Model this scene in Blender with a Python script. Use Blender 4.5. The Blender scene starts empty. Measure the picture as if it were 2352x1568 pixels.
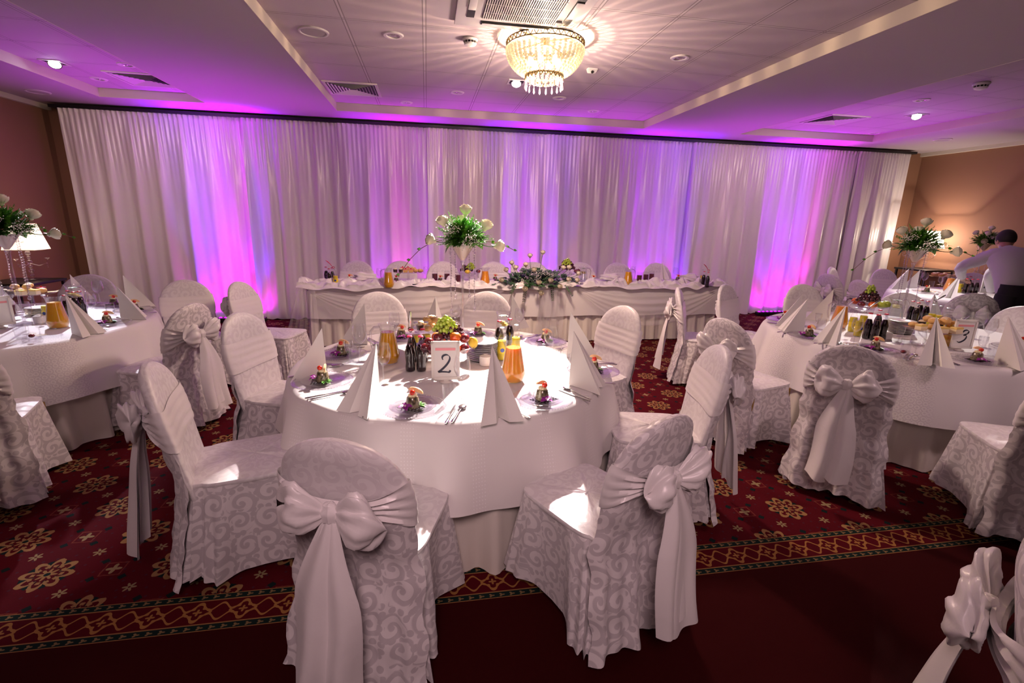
# Wedding banquet room: draped back wall with coloured uplights, dressed tables and chairs.
import bpy, math, random
from mathutils import Vector, Matrix, noise
S = bpy.context.scene
COL = S.collection
PI = math.pi
sin, cos, pi = math.sin, math.cos, math.pi
R = random.Random(11)

# ------------------------------------------------------------------ mesh helpers
class G:
    def __init__(s):
        s.v = []; s.f = []; s.uv = []
    def quadgrid(s, rows, closed=False, uvs=1.0, flip=False):
        """rows of points -> quads, with metric uv"""
        b = len(s.v); n = len(rows[0]); m = len(rows)
        for r in rows: s.v.extend([tuple(p) for p in r])
        mid = rows[m//2]
        us = [0.0]
        for i in range(n if closed else n-1):
            a = mid[i]; c = mid[(i+1) % n]
            us.append(us[-1] + math.dist(a, c))
        vs = [0.0]
        for j in range(m-1): vs.append(vs[-1] + math.dist(rows[j][n//3], rows[j+1][n//3]))
        for j in range(m-1):
            for i in range(n if closed else n-1):
                i2 = (i+1) % n
                q = [b+j*n+i, b+j*n+i2, b+(j+1)*n+i2, b+(j+1)*n+i]
                t = [(us[i], vs[j]), (us[i+1], vs[j]), (us[i+1], vs[j+1]), (us[i], vs[j+1])]
                if flip: q.reverse(); t.reverse()
                s.f.append(q); s.uv.append(t)
        return s
    def face(s, idx, uv=None):
        s.f.append(list(idx)); s.uv.append(uv or [(s.v[i][0], s.v[i][1]) for i in idx])
    def loft(s, rings, cap0=False, cap1=False):
        b = len(s.v); n = len(rings[0])
        s.quadgrid(rings, closed=True)
        if cap0: s.face(list(range(b+n-1, b-1, -1)))
        if cap1: e = b+(len(rings)-1)*n; s.face(list(range(e, e+n)))
        return s
    def lathe(s, prof, seg=24, c=(0,0,0), cap0=True, cap1=True, sq=1.0):
        rings = [[(c[0]+max(r,1e-5)*cos(2*pi*k/seg), c[1]+max(r,1e-5)*sq*sin(2*pi*k/seg), c[2]+z) for k in range(seg)] for r, z in prof]
        return s.loft(rings, cap0, cap1)
    def box(s, x0, x1, y0, y1, z0, z1, bv=0.0):
        if bv <= 0:
            b = len(s.v)
            s.v += [(x0,y0,z0),(x1,y0,z0),(x1,y1,z0),(x0,y1,z0),(x0,y0,z1),(x1,y0,z1),(x1,y1,z1),(x0,y1,z1)]
            for q in ((3,2,1,0),(4,5,6,7),(0,1,5,4),(1,2,6,5),(2,3,7,6),(3,0,4,7)): s.face([b+i for i in q])
            return s
        def ring(d, z):
            return [(x0+d+bv*.3,y0+d,z),(x1-d-bv*.3,y0+d,z),(x1-d,y0+d+bv*.3,z),(x1-d,y1-d-bv*.3,z),(x1-d-bv*.3,y1-d,z),(x0+d+bv*.3,y1-d,z),(x0+d,y1-d-bv*.3,z),(x0+d,y0+d+bv*.3,z)]
        return s.loft([ring(bv,z0),ring(bv*.3,z0+bv*.3),ring(0,z0+bv),ring(0,z1-bv),ring(bv*.3,z1-bv*.3),ring(bv,z1)], True, True)
    def tube(s, pts, rad, seg=8, caps=True, flat=1.0):
        pts = [Vector(p) for p in pts]; n = len(pts)
        if not hasattr(rad, '__len__'): rad = [rad]*n
        rings = []; prev = None
        for i, p in enumerate(pts):
            t = (pts[min(i+1,n-1)] - pts[max(i-1,0)]).normalized()
            if prev is None:
                a = t.cross(Vector((0,0,1)))
                if a.length < .01: a = t.cross(Vector((0,1,0)))
                a.normalize()
            else:
                a = (prev - t*prev.dot(t)).normalized()
            prev = a; b = t.cross(a)
            rings.append([tuple(p + a*rad[i]*cos(2*pi*k/seg) + b*rad[i]*flat*sin(2*pi*k/seg)) for k in range(seg)])
        return s.loft(rings, caps, caps)
    def ball(s, c, r, seg=12, rows=8, sx=1, sy=1, sz=1, fn=None):
        rings = []
        for j in range(rows+1):
            a = -pi/2 + pi*j/rows
            rr = max(cos(a), 1e-4)
            ring = []
            for k in range(seg):
                d = Vector((rr*cos(2*pi*k/seg), rr*sin(2*pi*k/seg), sin(a)))
                q = r*(fn(d) if fn else 1)
                ring.append((c[0]+d.x*q*sx, c[1]+d.y*q*sy, c[2]+d.z*q*sz))
            rings.append(ring)
        return s.loft(rings)
    def poly_prism(s, pts, z0, z1):
        return s.loft([[(x,y,z0) for x,y in pts],[(x,y,z1) for x,y in pts]], True, True)
    def xform(s, M, start=0):
        for i in range(start, len(s.v)): s.v[i] = tuple(M @ Vector(s.v[i]))
        return s
    def leaf(s, p, d, up, L, W, curl=.25, n=4):
        p = Vector(p); d = Vector(d).normalized(); up = Vector(up)
        sd = d.cross(up)
        if sd.length < .01: sd = d.cross(Vector((1,.3,0)))
        sd.normalize(); nn = sd.cross(d)
        rows = []
        for j in range(n+1):
            t = j/n; w = W*.5*max(sin(pi*min(t**.75,1)), .02)
            c = p + d*L*t - nn*L*curl*t*t
            rows.append([tuple(c - sd*w + nn*w*.35), tuple(c), tuple(c + sd*w + nn*w*.35)])
        return s.quadgrid(rows)

def mesh(name, g, mat, smooth=True, angle=40):
    me = bpy.data.meshes.new(name)
    me.from_pydata(g.v, [], g.f)
    uvl = me.uv_layers.new(name='UVMap'); k = 0
    flat = [c for f in g.uv for uv in f for c in uv]
    uvl.data.foreach_set('uv', flat)
    mats = mat if isinstance(mat, (list, tuple)) else [mat]
    for m_ in mats: me.materials.append(m_)
    if smooth:
        me.shade_smooth()
        me.set_sharp_from_angle(angle=math.radians(angle))
    me.update()
    return me

def obj(name, g, mat, parent=None, smooth=True, angle=40, label=None):
    o = bpy.data.objects.new(name, mesh(name, g, mat, smooth, angle)); COL.objects.link(o)
    if parent is not None: o.parent = parent
    if label: o['label'] = label
    return o
def tag(o, label, cat, group=None, kind=None):
    o['label'] = label; o['category'] = cat
    if group: o['group'] = group
    if kind: o['kind'] = kind
    return o
def thing(name, label='', cat='', group=None, loc=(0,0,0), rz=0):
    o = bpy.data.objects.new(name, None); COL.objects.link(o)
    o.empty_display_size = .05
    o.location = loc; o.rotation_euler = (0,0,rz)
    return tag(o, label, cat, group)
def struct(name, g, mat, smooth=False):
    o = obj(name, g, mat, smooth=smooth); o['kind'] = 'structure'; return o
def copy_tree(o, parent=None):
    c = o.copy(); COL.objects.link(c)
    if parent is not None: c.parent = parent
    for ch in list(o.children): copy_tree(ch, c)
    return c
class Proto:
    """first placement uses the built thing, later ones are copies of it and of its parts"""
    def __init__(s, build): s.build = build; s.root = None; s.used = False
    def put(s, loc, label, rz=0, group=None, scale=1, tilt=None):
        if s.root is None: s.root = s.build()
        o = s.root if not s.used else copy_tree(s.root)
        s.used = True
        o.location = loc; o.rotation_euler = (tilt[0], tilt[1], rz) if tilt else (0,0,rz)
        o.scale = (scale,)*3
        o['label'] = label
        if group: o['group'] = group
        elif 'group' in o: del o['group']
        return o

# ------------------------------------------------------------------ node maths
class T:
    def __init__(s, nt, sock): s.nt = nt; s.k = sock
    def _m(s, op, b=None, c=None):
        n = s.nt.nodes.new('ShaderNodeMath'); n.operation = op
        s.nt.links.new(s.k, n.inputs[0])
        for i, q in ((1,b),(2,c)):
            if q is None: continue
            if isinstance(q, T): s.nt.links.new(q.k, n.inputs[i])
            else: n.inputs[i].default_value = q
        return T(s.nt, n.outputs[0])
    def __add__(s,b): return s._m('ADD',b)
    def __sub__(s,b): return s._m('SUBTRACT',b)
    def __mul__(s,b): return s._m('MULTIPLY',b)
    def __truediv__(s,b): return s._m('DIVIDE',b)
    def lt(s,b): return s._m('LESS_THAN',b)
    def gt(s,b): return s._m('GREATER_THAN',b)
    def mn(s,b): return s._m('MINIMUM',b)
    def mx(s,b): return s._m('MAXIMUM',b)
    def abs(s): return s._m('ABSOLUTE')
    def sin(s): return s._m('SINE')
    def cos(s): return s._m('COSINE')
    def round(s): return s._m('ROUND')
    def floor(s): return s._m('FLOOR')
    def frac(s): return s._m('FRACT')
    def sqrt(s): return s._m('SQRT')
    def atan2(s,b): return s._m('ARCTAN2',b)
    def mod(s,b): return s._m('FLOORED_MODULO',b)
    def inv(s): return s*-1.0+1.0
    def step(s, a, b):   # smooth 0..1 between a and b
        n = s.nt.nodes.new('ShaderNodeMapRange'); n.interpolation_type = 'SMOOTHSTEP'
        s.nt.links.new(s.k, n.inputs[0]); n.inputs[1].default_value = a; n.inputs[2].default_value = b
        return T(s.nt, n.outputs[0])
class Mat:
    def __init__(s, name, **kw):
        s.m = bpy.data.materials.new(name); s.m.use_nodes = True
        s.nt = s.m.node_tree; s.b = s.nt.nodes['Principled BSDF']
        s.out = s.nt.nodes['Material Output']
        for k, v in kw.items(): s.set(k, v)
    NM = dict(color='Base Color', rough='Roughness', metal='Metallic', alpha='Alpha', ior='IOR', trans='Transmission Weight',
              sheen='Sheen Weight', coat='Coat Weight', spec='Specular IOR Level', emi='Emission Strength', ecol='Emission Color',
              sss='Subsurface Weight', aniso='Anisotropic', normal='Normal')
    def set(s, k, v):
        i = s.b.inputs[s.NM[k]]
        if isinstance(v, T): s.nt.links.new(v.k, i)
        elif isinstance(v, bpy.types.NodeSocket): s.nt.links.new(v, i)
        elif hasattr(v, '__len__') and len(v) == 3: i.default_value = (*v, 1)
        else: i.default_value = v
        return s
    def xy(s, kind='UV', scale=1.0):
        tc = s.nt.nodes.new('ShaderNodeTexCoord'); sp = s.nt.nodes.new('ShaderNodeSeparateXYZ')
        s.nt.links.new(tc.outputs[kind], sp.inputs[0]); s.vec = tc.outputs[kind]
        return tuple(T(s.nt, sp.outputs[i])*scale if scale != 1 else T(s.nt, sp.outputs[i]) for i in range(3))
    def vec3(s, x, y, z=0.0):
        n = s.nt.nodes.new('ShaderNodeCombineXYZ')
        for i, q in enumerate((x,y,z)):
            if isinstance(q, T): s.nt.links.new(q.k, n.inputs[i])
            else: n.inputs[i].default_value = q
        return n.outputs[0]
    def noise(s, scale, detail=2, vec=None, kind='Object', rough=.5, dist=0):
        n = s.nt.nodes.new('ShaderNodeTexNoise'); n.inputs['Scale'].default_value = scale; n.inputs['Detail'].default_value = detail
        n.inputs['Roughness'].default_value = rough; n.inputs['Distortion'].default_value = dist
        if vec is None:
            tc = s.nt.nodes.new('ShaderNodeTexCoord'); vec = tc.outputs[kind]
        s.nt.links.new(vec, n.inputs['Vector'])
        return T(s.nt, n.outputs[0])
    def voro(s, vec, scale, rnd=1.0, feature='F1', dim='2D'):
        n = s.nt.nodes.new('ShaderNodeTexVoronoi'); n.voronoi_dimensions = dim; n.feature = feature
        n.inputs['Scale'].default_value = scale; n.inputs['Randomness'].default_value = rnd
        s.nt.links.new(vec, n.inputs['Vector']); return n
    def mix(s, f, a, b):
        n = s.nt.nodes.new('ShaderNodeMix'); n.data_type = 'RGBA'
        if isinstance(f, T): s.nt.links.new(f.k, n.inputs[0])
        else: n.inputs[0].default_value = f
        for i, q in ((6,a),(7,b)):
            if isinstance(q, bpy.types.NodeSocket): s.nt.links.new(q, n.inputs[i])
            else: n.inputs[i].default_value = (*q, 1)
        return n.outputs[2]
    def bump(s, h, strength=.3, dist=.01):
        n = s.nt.nodes.new('ShaderNodeBump'); n.inputs['Strength'].default_value = strength; n.inputs['Distance'].default_value = dist
        s.nt.links.new(h.k, n.inputs['Height']); s.nt.links.new(n.outputs[0], s.b.inputs['Normal']); return s
    def see_through(s, amount):
        """thin transparent sheet: mixes the surface with plain transparency"""
        tr = s.nt.nodes.new('ShaderNodeBsdfTransparent'); mx = s.nt.nodes.new('ShaderNodeMixShader')
        if isinstance(amount, T): s.nt.links.new(amount.k, mx.inputs[0])
        else: mx.inputs[0].default_value = amount
        s.nt.links.new(s.b.outputs[0], mx.inputs[1]); s.nt.links.new(tr.outputs[0], mx.inputs[2])
        s.nt.links.new(mx.outputs[0], s.out.inputs[0]); return s
def thin_glass(name, tint=(.97,.97,.98), base=.03, rough=.02, edge=.95):
    m = bpy.data.materials.new(name); m.use_nodes = True; nt = m.node_tree; nt.nodes.clear()
    out = nt.nodes.new('ShaderNodeOutputMaterial'); mx = nt.nodes.new('ShaderNodeMixShader')
    tr = nt.nodes.new('ShaderNodeBsdfTransparent'); tr.inputs[0].default_value = (*tint,1)
    gl = nt.nodes.new('ShaderNodeBsdfGlossy'); gl.inputs[0].default_value = (1,1,1,1); gl.inputs['Roughness'].default_value = rough
    lw = nt.nodes.new('ShaderNodeLayerWeight'); lw.inputs[0].default_value = .22
    f = T(nt, lw.outputs['Facing'])
    f = f._m('POWER', 1.7)*edge + base
    nt.links.new(f.k, mx.inputs[0]); nt.links.new(tr.outputs[0], mx.inputs[1]); nt.links.new(gl.outputs[0], mx.inputs[2])
    nt.links.new(mx.outputs[0], out.inputs[0]); return m

# ------------------------------------------------------------------ materials
def P(name, color, rough=.5, **kw): return Mat(name, color=color, rough=rough, **kw).m
def damask(name, hi, lo, scale=9.5, r0=.36, r1=.62, sheen=.25, wr=.25):
    M = Mat(name, sheen=sheen)
    x, y, _ = M.xy('UV')
    vec = M.vec3(x*scale, y*scale)
    vo = M.voro(vec, 1.0, .45)
    sp = M.nt.nodes.new('ShaderNodeSeparateXYZ'); M.nt.links.new(vo.outputs['Position'], sp.inputs[0])
    cc = M.nt.nodes.new('ShaderNodeSeparateColor'); M.nt.links.new(vo.outputs['Color'], cc.inputs[0])
    dx = x*scale - T(M.nt, sp.outputs[0]); dy = y*scale - T(M.nt, sp.outputs[1])
    sg = T(M.nt, cc.outputs[0]).gt(.5)*2.0 - 1.0
    r = T(M.nt, vo.outputs['Distance']); th = dy.atan2(dx)/(2*pi)
    ph = (th*sg + r*2.6 + T(M.nt, cc.outputs[1])*.9).frac()
    width = r*.35 + .30
    arm = (ph - width).step(.06, -.06)*r.step(.60, .52)*r.step(.03,.08)
    core = r.step(.12, .08)
    # small leaves between the scrolls
    ed = M.voro(vec, 1.0, .45, 'DISTANCE_TO_EDGE')
    e = T(M.nt, ed.outputs['Distance'])
    vo2 = M.voro(vec, 3.1, .8)
    leaf = T(M.nt, vo2.outputs['Distance']).step(.40,.34)*e.step(.16,.10)
    msk = arm.mx(core).mx(leaf)
    M.set('color', M.mix(msk, hi, lo)); M.set('rough', msk*(r1-r0) + r0)
    wrk = M.noise(9, 3, kind='UV', dist=.6)
    M.bump(msk*.05 + wrk*wr*1.6 + M.noise(700, 1, kind='UV')*.03, .35, .012)
    return M.m
CLOTH = (.80,.77,.77)
m_damask = damask('damask_chair_cloth', (.82,.78,.79), (.58,.54,.56))
m_damask_soft = damask('damask_soft_cloth', (.80,.77,.78), (.72,.68,.70), 9.5, .4, .5)
def satin(name, c, rough=.3, wr=.3, sc=6):
    M = Mat(name, color=c, rough=rough, sheen=.3, spec=.6)
    M.bump(M.noise(sc, 3, kind='UV', dist=1.2)*wr + M.noise(500,1,kind='UV')*.02, .4, .015); return M.m
m_satin = satin('white_satin', (.82,.79,.79), .27)
m_sash = satin('organza_sash', (.84,.80,.80), .33, .35, 9)
m_skirt = satin('ivory_satin_skirt', (.78,.73,.66), .22, .15, 5)
def cloth_dots():
    M = Mat('dotted_table_cloth', rough=.62, sheen=.2)
    x, y, _ = M.xy('UV', 1.0)
    fx = (x*75.0).frac() - .5; fy = (y*60.0).frac() - .5
    col = ((x*3.1).frac() - .5).abs().lt(.10)
    d = (fx*fx + fy*fy).sqrt().step(.2,.12)*col
    M.set('color', M.mix(d, (.80,.77,.76), (.97,.95,.95))); M.set('rough', d*-.4 + .62)
    M.bump(M.noise(4,3,kind='UV')*.3 + d*.1, .25, .01); return M.m
m_cloth = cloth_dots()
def lace_cloth():
    M = Mat('lace_edged_cloth', rough=.6, sheen=.2)
    x, y, _ = M.xy('UV')
    vo = M.voro(M.vec3(x*30.0, y*30.0), 1.0, .35); d = T(M.nt, vo.outputs['Distance'])
    k = (d*16.0).sin().step(-.2,.5)*((x*1.1).frac()-.5).abs().step(.20,.12)
    M.set('color', M.mix(k, (.80,.77,.77), (.70,.66,.68)))
    M.bump(k*.4 + M.noise(4,3,kind='UV')*.3, .3, .01); return M.m
m_lace = lace_cloth()
def sheer_curtain():
    M = Mat('white_voile_curtain', rough=.28, sheen=.05, spec=.8)
    M.set('color', (.82,.77,.78))
    M.bump(M.noise(900,1,kind='UV')*.05 + M.noise(3,2,kind='UV')*.3, .25, .01); return M.m
m_curtain = sheer_curtain()
m_tulle = Mat('white_tulle', color=(.85,.80,.83), rough=.7).see_through(.76).m
m_glass = thin_glass('clear_glass')
m_crystal = thin_glass('crystal_glass', (.90,.88,.92), .22, .03, .8)
m_cutglass = thin_glass('cut_glass', (.95,.94,.96), .10, .06, .6)
m_silver = P('polished_cutlery', (.78,.77,.76), .16, metal=1)
m_chrome = P('chrome', (.8,.8,.8), .12, metal=1)
m_bronze = P('aged_brass', (.16,.12,.05), .35, metal=.8)
m_china = P('white_china', (.86,.84,.82), .12, coat=.5)
m_platerim = P('grey_plate_rim', (.05,.05,.055), .3)
m_paper = P('napkin_paper', (.86,.84,.80), .75, sheen=.1)
m_cola = P('cola', (.012,.005,.005), .06)
m_red = P('cap_red', (.55,.02,.06), .3)
m_whitecap = P('cap_pale', (.7,.72,.8), .3, metal=.5)
def juice(name, c, c2):
    M = Mat(name, rough=.12, sss=.35, coat=.6); M.set('color', M.mix(M.noise(12,2), c, c2)); return M.m
m_orange = juice('orange_juice', (.90,.34,.03), (.95,.42,.05))
m_yellow = juice('yellow_juice', (.80,.40,.015), (.85,.45,.03))
m_lemon = P('lemonade', (.70,.58,.04), .1)
m_wine = P('dark_red_wax', (.10,.005,.015), .35)
m_water = thin_glass('water_surface', (.92,.95,.95), .10)
m_aspic = Mat('aspic_mould', rough=.25, coat=.7)
m_aspic.set('color', m_aspic.mix(m_aspic.noise(60,3).step(.35,.65), (.05,.04,.02), (.24,.19,.11))); m_aspic = m_aspic.m
m_mayo = P('piped_cream', (.85,.75,.45), .4)
m_tomato = P('cherry_tomato', (.65,.03,.01), .12, coat=.8)
m_apple = P('apple_slice_flesh', (.85,.58,.28), .35)
m_orchid = Mat('orchid_petal', rough=.5)
m_orchid.set('color', m_orchid.mix(m_orchid.noise(50,1).step(.4,.6), (.22,.01,.20), (.34,.02,.34))); m_orchid = m_orchid.m
m_orchid_c = P('orchid_throat', (.85,.65,.75), .5)
m_green = Mat('salad_leaf', rough=.45); m_green.set('color', m_green.mix(m_green.noise(40,2), (.02,.10,.01), (.10,.30,.03))); m_green = m_green.m
def leafm(name, a, b): 
    M = Mat(name, rough=.38, spec=.4); M.set('color', M.mix(M.noise(14,2).step(.35,.65), a, b)); return M.m
m_leaf = leafm('bouquet_leaf', (.02,.09,.01), (.08,.26,.02))
m_fern = leafm('fern_leaf', (.05,.20,.015), (.12,.38,.03))
m_euca = leafm('eucalyptus_leaf', (.02,.07,.025), (.08,.17,.07))
m_rose = Mat('white_rose', rough=.55, sheen=.2); m_rose.set('color', (.90,.86,.66)); m_rose = m_rose.m
m_roseY = P('cream_rose', (.88,.82,.64), .55)
m_breath = P('babys_breath', (.90,.88,.82), .6)
m_stem = P('green_stem', (.04,.13,.02), .5)
m_vine = P('vine_stem', (.14,.07,.03), .6)
m_grapeG = P('green_grape', (.42,.55,.06), .15, coat=.5)
m_grapeR = P('red_grape', (.07,.012,.02), .2, coat=.4)
m_plum = Mat('plum_skin', rough=.2, coat=.5); m_plum.set('color', m_plum.mix(m_plum.noise(9,2).step(.4,.62), (.07,.01,.02), (.34,.03,.02))); m_plum = m_plum.m
m_peach = Mat('nectarine_skin', rough=.3); m_peach.set('color', m_peach.mix(m_peach.noise(9,2).step(.4,.6), (.50,.06,.01), (.80,.28,.03))); m_peach = m_peach.m
m_lemonf = P('lemon_skin', (.85,.62,.05), .35)
m_gapple = P('green_apple_skin', (.42,.52,.06), .25)
m_choc = P('chocolate', (.035,.012,.008), .3)
m_sponge = P('sponge_cake', (.72,.42,.14), .7)
m_icing = P('pale_icing', (.90,.75,.50), .4)
m_pinkicing = P('pink_icing', (.75,.12,.22), .35)
m_frame = P('white_frame_plastic', (.84,.80,.74), .35)
m_card = P('card_paper', (.86,.84,.80), .6)
m_pink = P('pink_print', (.85,.33,.36), .6)
m_ink = P('dark_ink', (.012,.012,.03), .5)
m_black = P('black_metal', (.006,.006,.008), .4)
m_dark = P('dark_slot', (.004,.004,.004), .6)
m_white = P('white_plastic', (.72,.68,.68), .4)
m_gold_leg = P('gold_leg', (.45,.28,.08), .35, metal=.7)
def paint(name, c, rough=.75):
    M = Mat(name, rough=rough); M.set('color', c); M.bump(M.noise(160,3)*.5, .12, .004); return M.m
m_wall = paint('terracotta_wall_paint', (.30,.15,.09))
m_wallR = m_wall
m_ceil = paint('ceiling_paint', (.47,.40,.45))
m_trim = paint('cream_trim_paint', (.72,.66,.56))
def tiles():
    M = Mat('ceiling_tiles', rough=.8)
    x, y, _ = M.xy('Object')
    fx = ((x + 1.15 + .05)/.608).frac(); fy = ((y - 4.93)/.61).frac()
    bar = (fx - .5).abs().gt(.486).mx((fy - .5).abs().gt(.486))
    groove = ((fx-.5).abs()-.48).abs().lt(.007).mx(((fy-.5).abs()-.48).abs().lt(.007))
    c = M.mix(bar, (.52,.44,.49), (.60,.53,.57)); M.set('color', M.mix(groove, c, (.28,.23,.25)))
    M.bump(bar*.6 + groove*-1.0 + M.noise(90,3)*.15, .25, .006); return M.m
m_tile = tiles()
def carpet():
    M = Mat('patterned_carpet', rough=.95, spec=.1)
    x, y, _ = M.xy('Object')
    n = M.noise(70, 2) - .5
    px = (x + 1.45)/.268; py = (y - 2.43)/.268
    ix = px.round(); iy = py.round(); fx = px - ix + n*.03; fy = py - iy + n*.03
    par = (ix + iy).mod(2.0).gt(.5)
    r = (fx*fx + fy*fy).sqrt(); th = fy.atan2(fx)
    # gold medallion
    lob = (th*4.0).cos().abs()*.16 + .20
    ring = ((r - lob).abs()).lt(.045)
    core = r.lt((th*8.0).cos()*.045 + .11)*r.gt(.045)
    mid = ((r-.21).abs()).lt(.030)*((th*12.0).cos().gt(-.2))
    med = ring.mx(core).mx(mid)*par.inv()
    medk = (r.lt(.36)*((th*8.0).cos().lt(-.55))*r.gt(.16)).mx(r.lt(.045))*par.inv()
    # box motif
    ax = fx.abs(); ay = fy.abs()
    box = ((ax.mx(ay)-.155).abs()).lt(.012)
    cen = r.lt((th*4.0).cos()*.04 + .085)
    arms = (((ax-.24).abs() + (ay-.22).abs()).lt(.075))
    b1 = cen*par; b2 = (box*par)*.55; bk = (arms)*par
    # small flowers at the cell corners
    gx = (px + .5); gy = (py + .5); hx = gx - gx.round(); hy = gy - gy.round()
    rr = (hx*hx + hy*hy).sqrt(); t2 = hy.atan2(hx)
    fl = rr.lt((t2*6.0).cos()*.035 + .075)*rr.gt(.02)
    tiny = M.voro(M.vec3(x*16.0, y*16.0), 1.0, .6)
    ty = T(M.nt, tiny.outputs['Distance']).lt(.10)
    fld = y.gt(1.93)
    base = M.mix(M.noise(220,2), (.055,.001,.004), (.085,.0015,.006))
    c = M.mix(ty*.35*fld, base, (.03,.03,.05))
    c = M.mix(bk.mx(medk)*fld, c, (.004,.012,.012))
    c = M.mix(med*fld, c, (.27,.15,.06)); c = M.mix(b2*fld, c, (.20,.05,.03))
    c = M.mix(b1.mx(fl)*fld, c, (.24,.18,.09))
    # border
    bd = y.gt(1.73)*y.lt(1.93)
    yc = y - 1.83
    dk = yc.abs().gt(.066)
    u = (x/.045).frac() - .5; v = (yc.abs() - .083)/.03
    lf = (u*u*1.3 + v*v).sqrt().lt((v.atan2(u)*3.0).cos()*.12 + .24)
    w = x/.175; wf = (w.frac() - .5)*.175
    q = (wf*wf + yc*yc).sqrt(); tq = yc.atan2(wf)
    s1 = (q - ((tq*4.0).cos()*.011 + .038)).abs().lt(.006)
    s2 = (yc.abs() - ((w*4*pi).cos()*.018 + .026)).abs().lt(.0055)
    s3 = q.lt((tq*4.0).cos()*.006 + .012)
    line = ((yc.abs() - .064).abs()).lt(.003).mx((yc.abs()-.098).abs().lt(.002))
    cb = M.mix(dk, base, (.006,.016,.014))
    cb = M.mix(lf*dk*.8, cb, (.25,.16,.07))
    cb = M.mix((s1.mx(s2).mx(s3))*yc.abs().lt(.058), cb, (.30,.14,.04)); cb = M.mix(line, cb, (.28,.14,.05))
    c = M.mix(bd, c, cb)
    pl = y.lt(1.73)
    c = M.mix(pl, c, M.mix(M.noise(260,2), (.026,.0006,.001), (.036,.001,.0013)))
    M.set('color', c); M.bump(M.noise(420,2)*.6, .5, .004); return M.m
m_carpet = carpet()

# ------------------------------------------------------------------ room
ZC, ZT = 2.95, 3.05
XL, XR, YB, YF = -5.05, 9.15, 8.1, -1.2
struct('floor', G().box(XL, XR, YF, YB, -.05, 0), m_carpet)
struct('wall_back', G().box(XL-.1, XR+.1, YB, YB+.1, 0, 3.3), m_wall)
struct('wall_left', G().box(XL-.1, XL, YF, YB, 0, 3.3), m_wall)
struct('wall_right', G().box(XR, XR+.1, YF, YB, 0, 3.3), m_wall)
g = G()
for x0, x1 in ((XL,-3.95), (-2.75,-1.15), (3.22,4.8), (7.2,XR)): g.box(x0, x1, YF, YB, ZC, ZC+.35)
for x0, x1 in ((-3.95,-2.75), (-1.15,3.22), (4.8,7.2)): g.box(x0, x1, 7.28, YB, ZC, ZC+.35)
struct('ceiling', g, m_ceil)
for x0, x1 in ((-3.95,-2.75), (-1.15,3.22), (4.8,7.2)):
    struct('ceiling', G().box(x0, x1, YF, 7.28, ZT, ZT+.1), m_tile)
n_ = 0
for x0, x1 in ((-3.95,-2.75), (-1.15,3.22), (4.8,7.2)):
    n_ += 1; t_ = .004
    g = G().box(x0-.001, x0+t_, YF, 7.28, ZC-.002, ZT).box(x1-t_, x1+.001, YF, 7.28, ZC-.002, ZT).box(x0, x1, 7.28-t_, 7.281, ZC-.002, ZT)
    struct('trim_%d' % n_, g, m_trim)
struct('trim_4', G().box(XL, XL+.05, YF, YB, ZC-.06, ZC), m_trim)
struct('trim_5', G().box(XR-.05, XR, YF, YB, ZC-.06, ZC), m_trim)
struct('baseboard_left', G().box(XL, XL+.015, YF, YB, 0, .09), m_black)
struct('baseboard_right', G().box(XR-.015, XR, YF, YB, 0, .09), m_black)

# ------------------------------------------------------------------ curtain
CY = 7.82
tag(obj('curtain_rail', G().box(-4.85, 8.68, CY-.03, CY+.10, 2.885, 2.925), m_black), 'long black rail the white drapes hang from under the ceiling', 'curtain rail')
seams = [-4.76, -2.46, -1.18, .10, 1.94, 4.44, 7.58, 8.62]
clab = ['white voile drape at the far left end of the back wall',
 'white drape panel rising behind the left end of the long head table',
 'narrow white drape panel behind the left chairs of the head table',
 'white drape panel behind the tall rose centrepiece of the front table',
 'wide white drape panel behind the right half of the head table',
 'wide white drape panel right of the head table with a magenta glow at its foot',
 'short white drape at the far right end, bleached by the wall lamp']
order = [0, 1, 2, 3, 4, 5, 6]
clab = [clab[0], clab[1], 'narrow white drape panel behind the left chairs of the head table', clab[3], 'white drape panel directly behind the low flower arrangement and right chairs', clab[5], clab[6]]
def curtain(i):
    rr = random.Random(70+i); x0, x1 = seams[i]-(.07 if i else 0), seams[i+1]
    nx = int((x1-x0)/.016); ph = [rr.uniform(0,6.28) for _ in range(8)]
    per = rr.uniform(.26,.34); zs = [2.885,2.878,2.865,2.85,2.835,2.80,2.72,2.6,2.4,2.1,1.8,1.5,1.2,.9,.6,.35,.2,.1,.05,.015]
    rows = []
    for z in zs:
        t = (2.85-z)/2.85; row = []
        for k in range(nx+1):
            x = x0 + (x1-x0)*k/nx
            a = .018 + .045*min(1, max(0,t)*1.6)
            xx = x + .05*sin(1.7*x+ph[0]) + .035*t*sin(3.1*x+ph[4]+2*t)
            big = sin(2*pi*xx/per+ph[1]) + .45*sin(2*pi*xx/(per*.53)+ph[2]+t) + .4*sin(2*pi*xx/(per*1.9)+ph[3])
            fine = sin(2*pi*x/.062+ph[5]+.6*sin(9*x))*max(0, 1-t*3.2)
            head = .006*sin(2*pi*x/.03+ph[6]) if z > 2.84 else 0
            y = CY + a*big*.62*min(1, .35+t*2) + .014*fine + head - .035*(.5-(x-x0)/(x1-x0))
            drop = .012*sin(2*pi*x/.21+ph[7]) if z < .1 else 0
            row.append((x + .012*t*sin(x*5+ph[2]), y, max(.005, z+drop*(z<.06))))
        rows.append(row)
    o = obj('curtain', G().quadgrid(rows), m_curtain, angle=80)
    tag(o, clab[i], 'curtain', 'white drape panels across the back wall')
for i in range(7): curtain(i)

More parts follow.
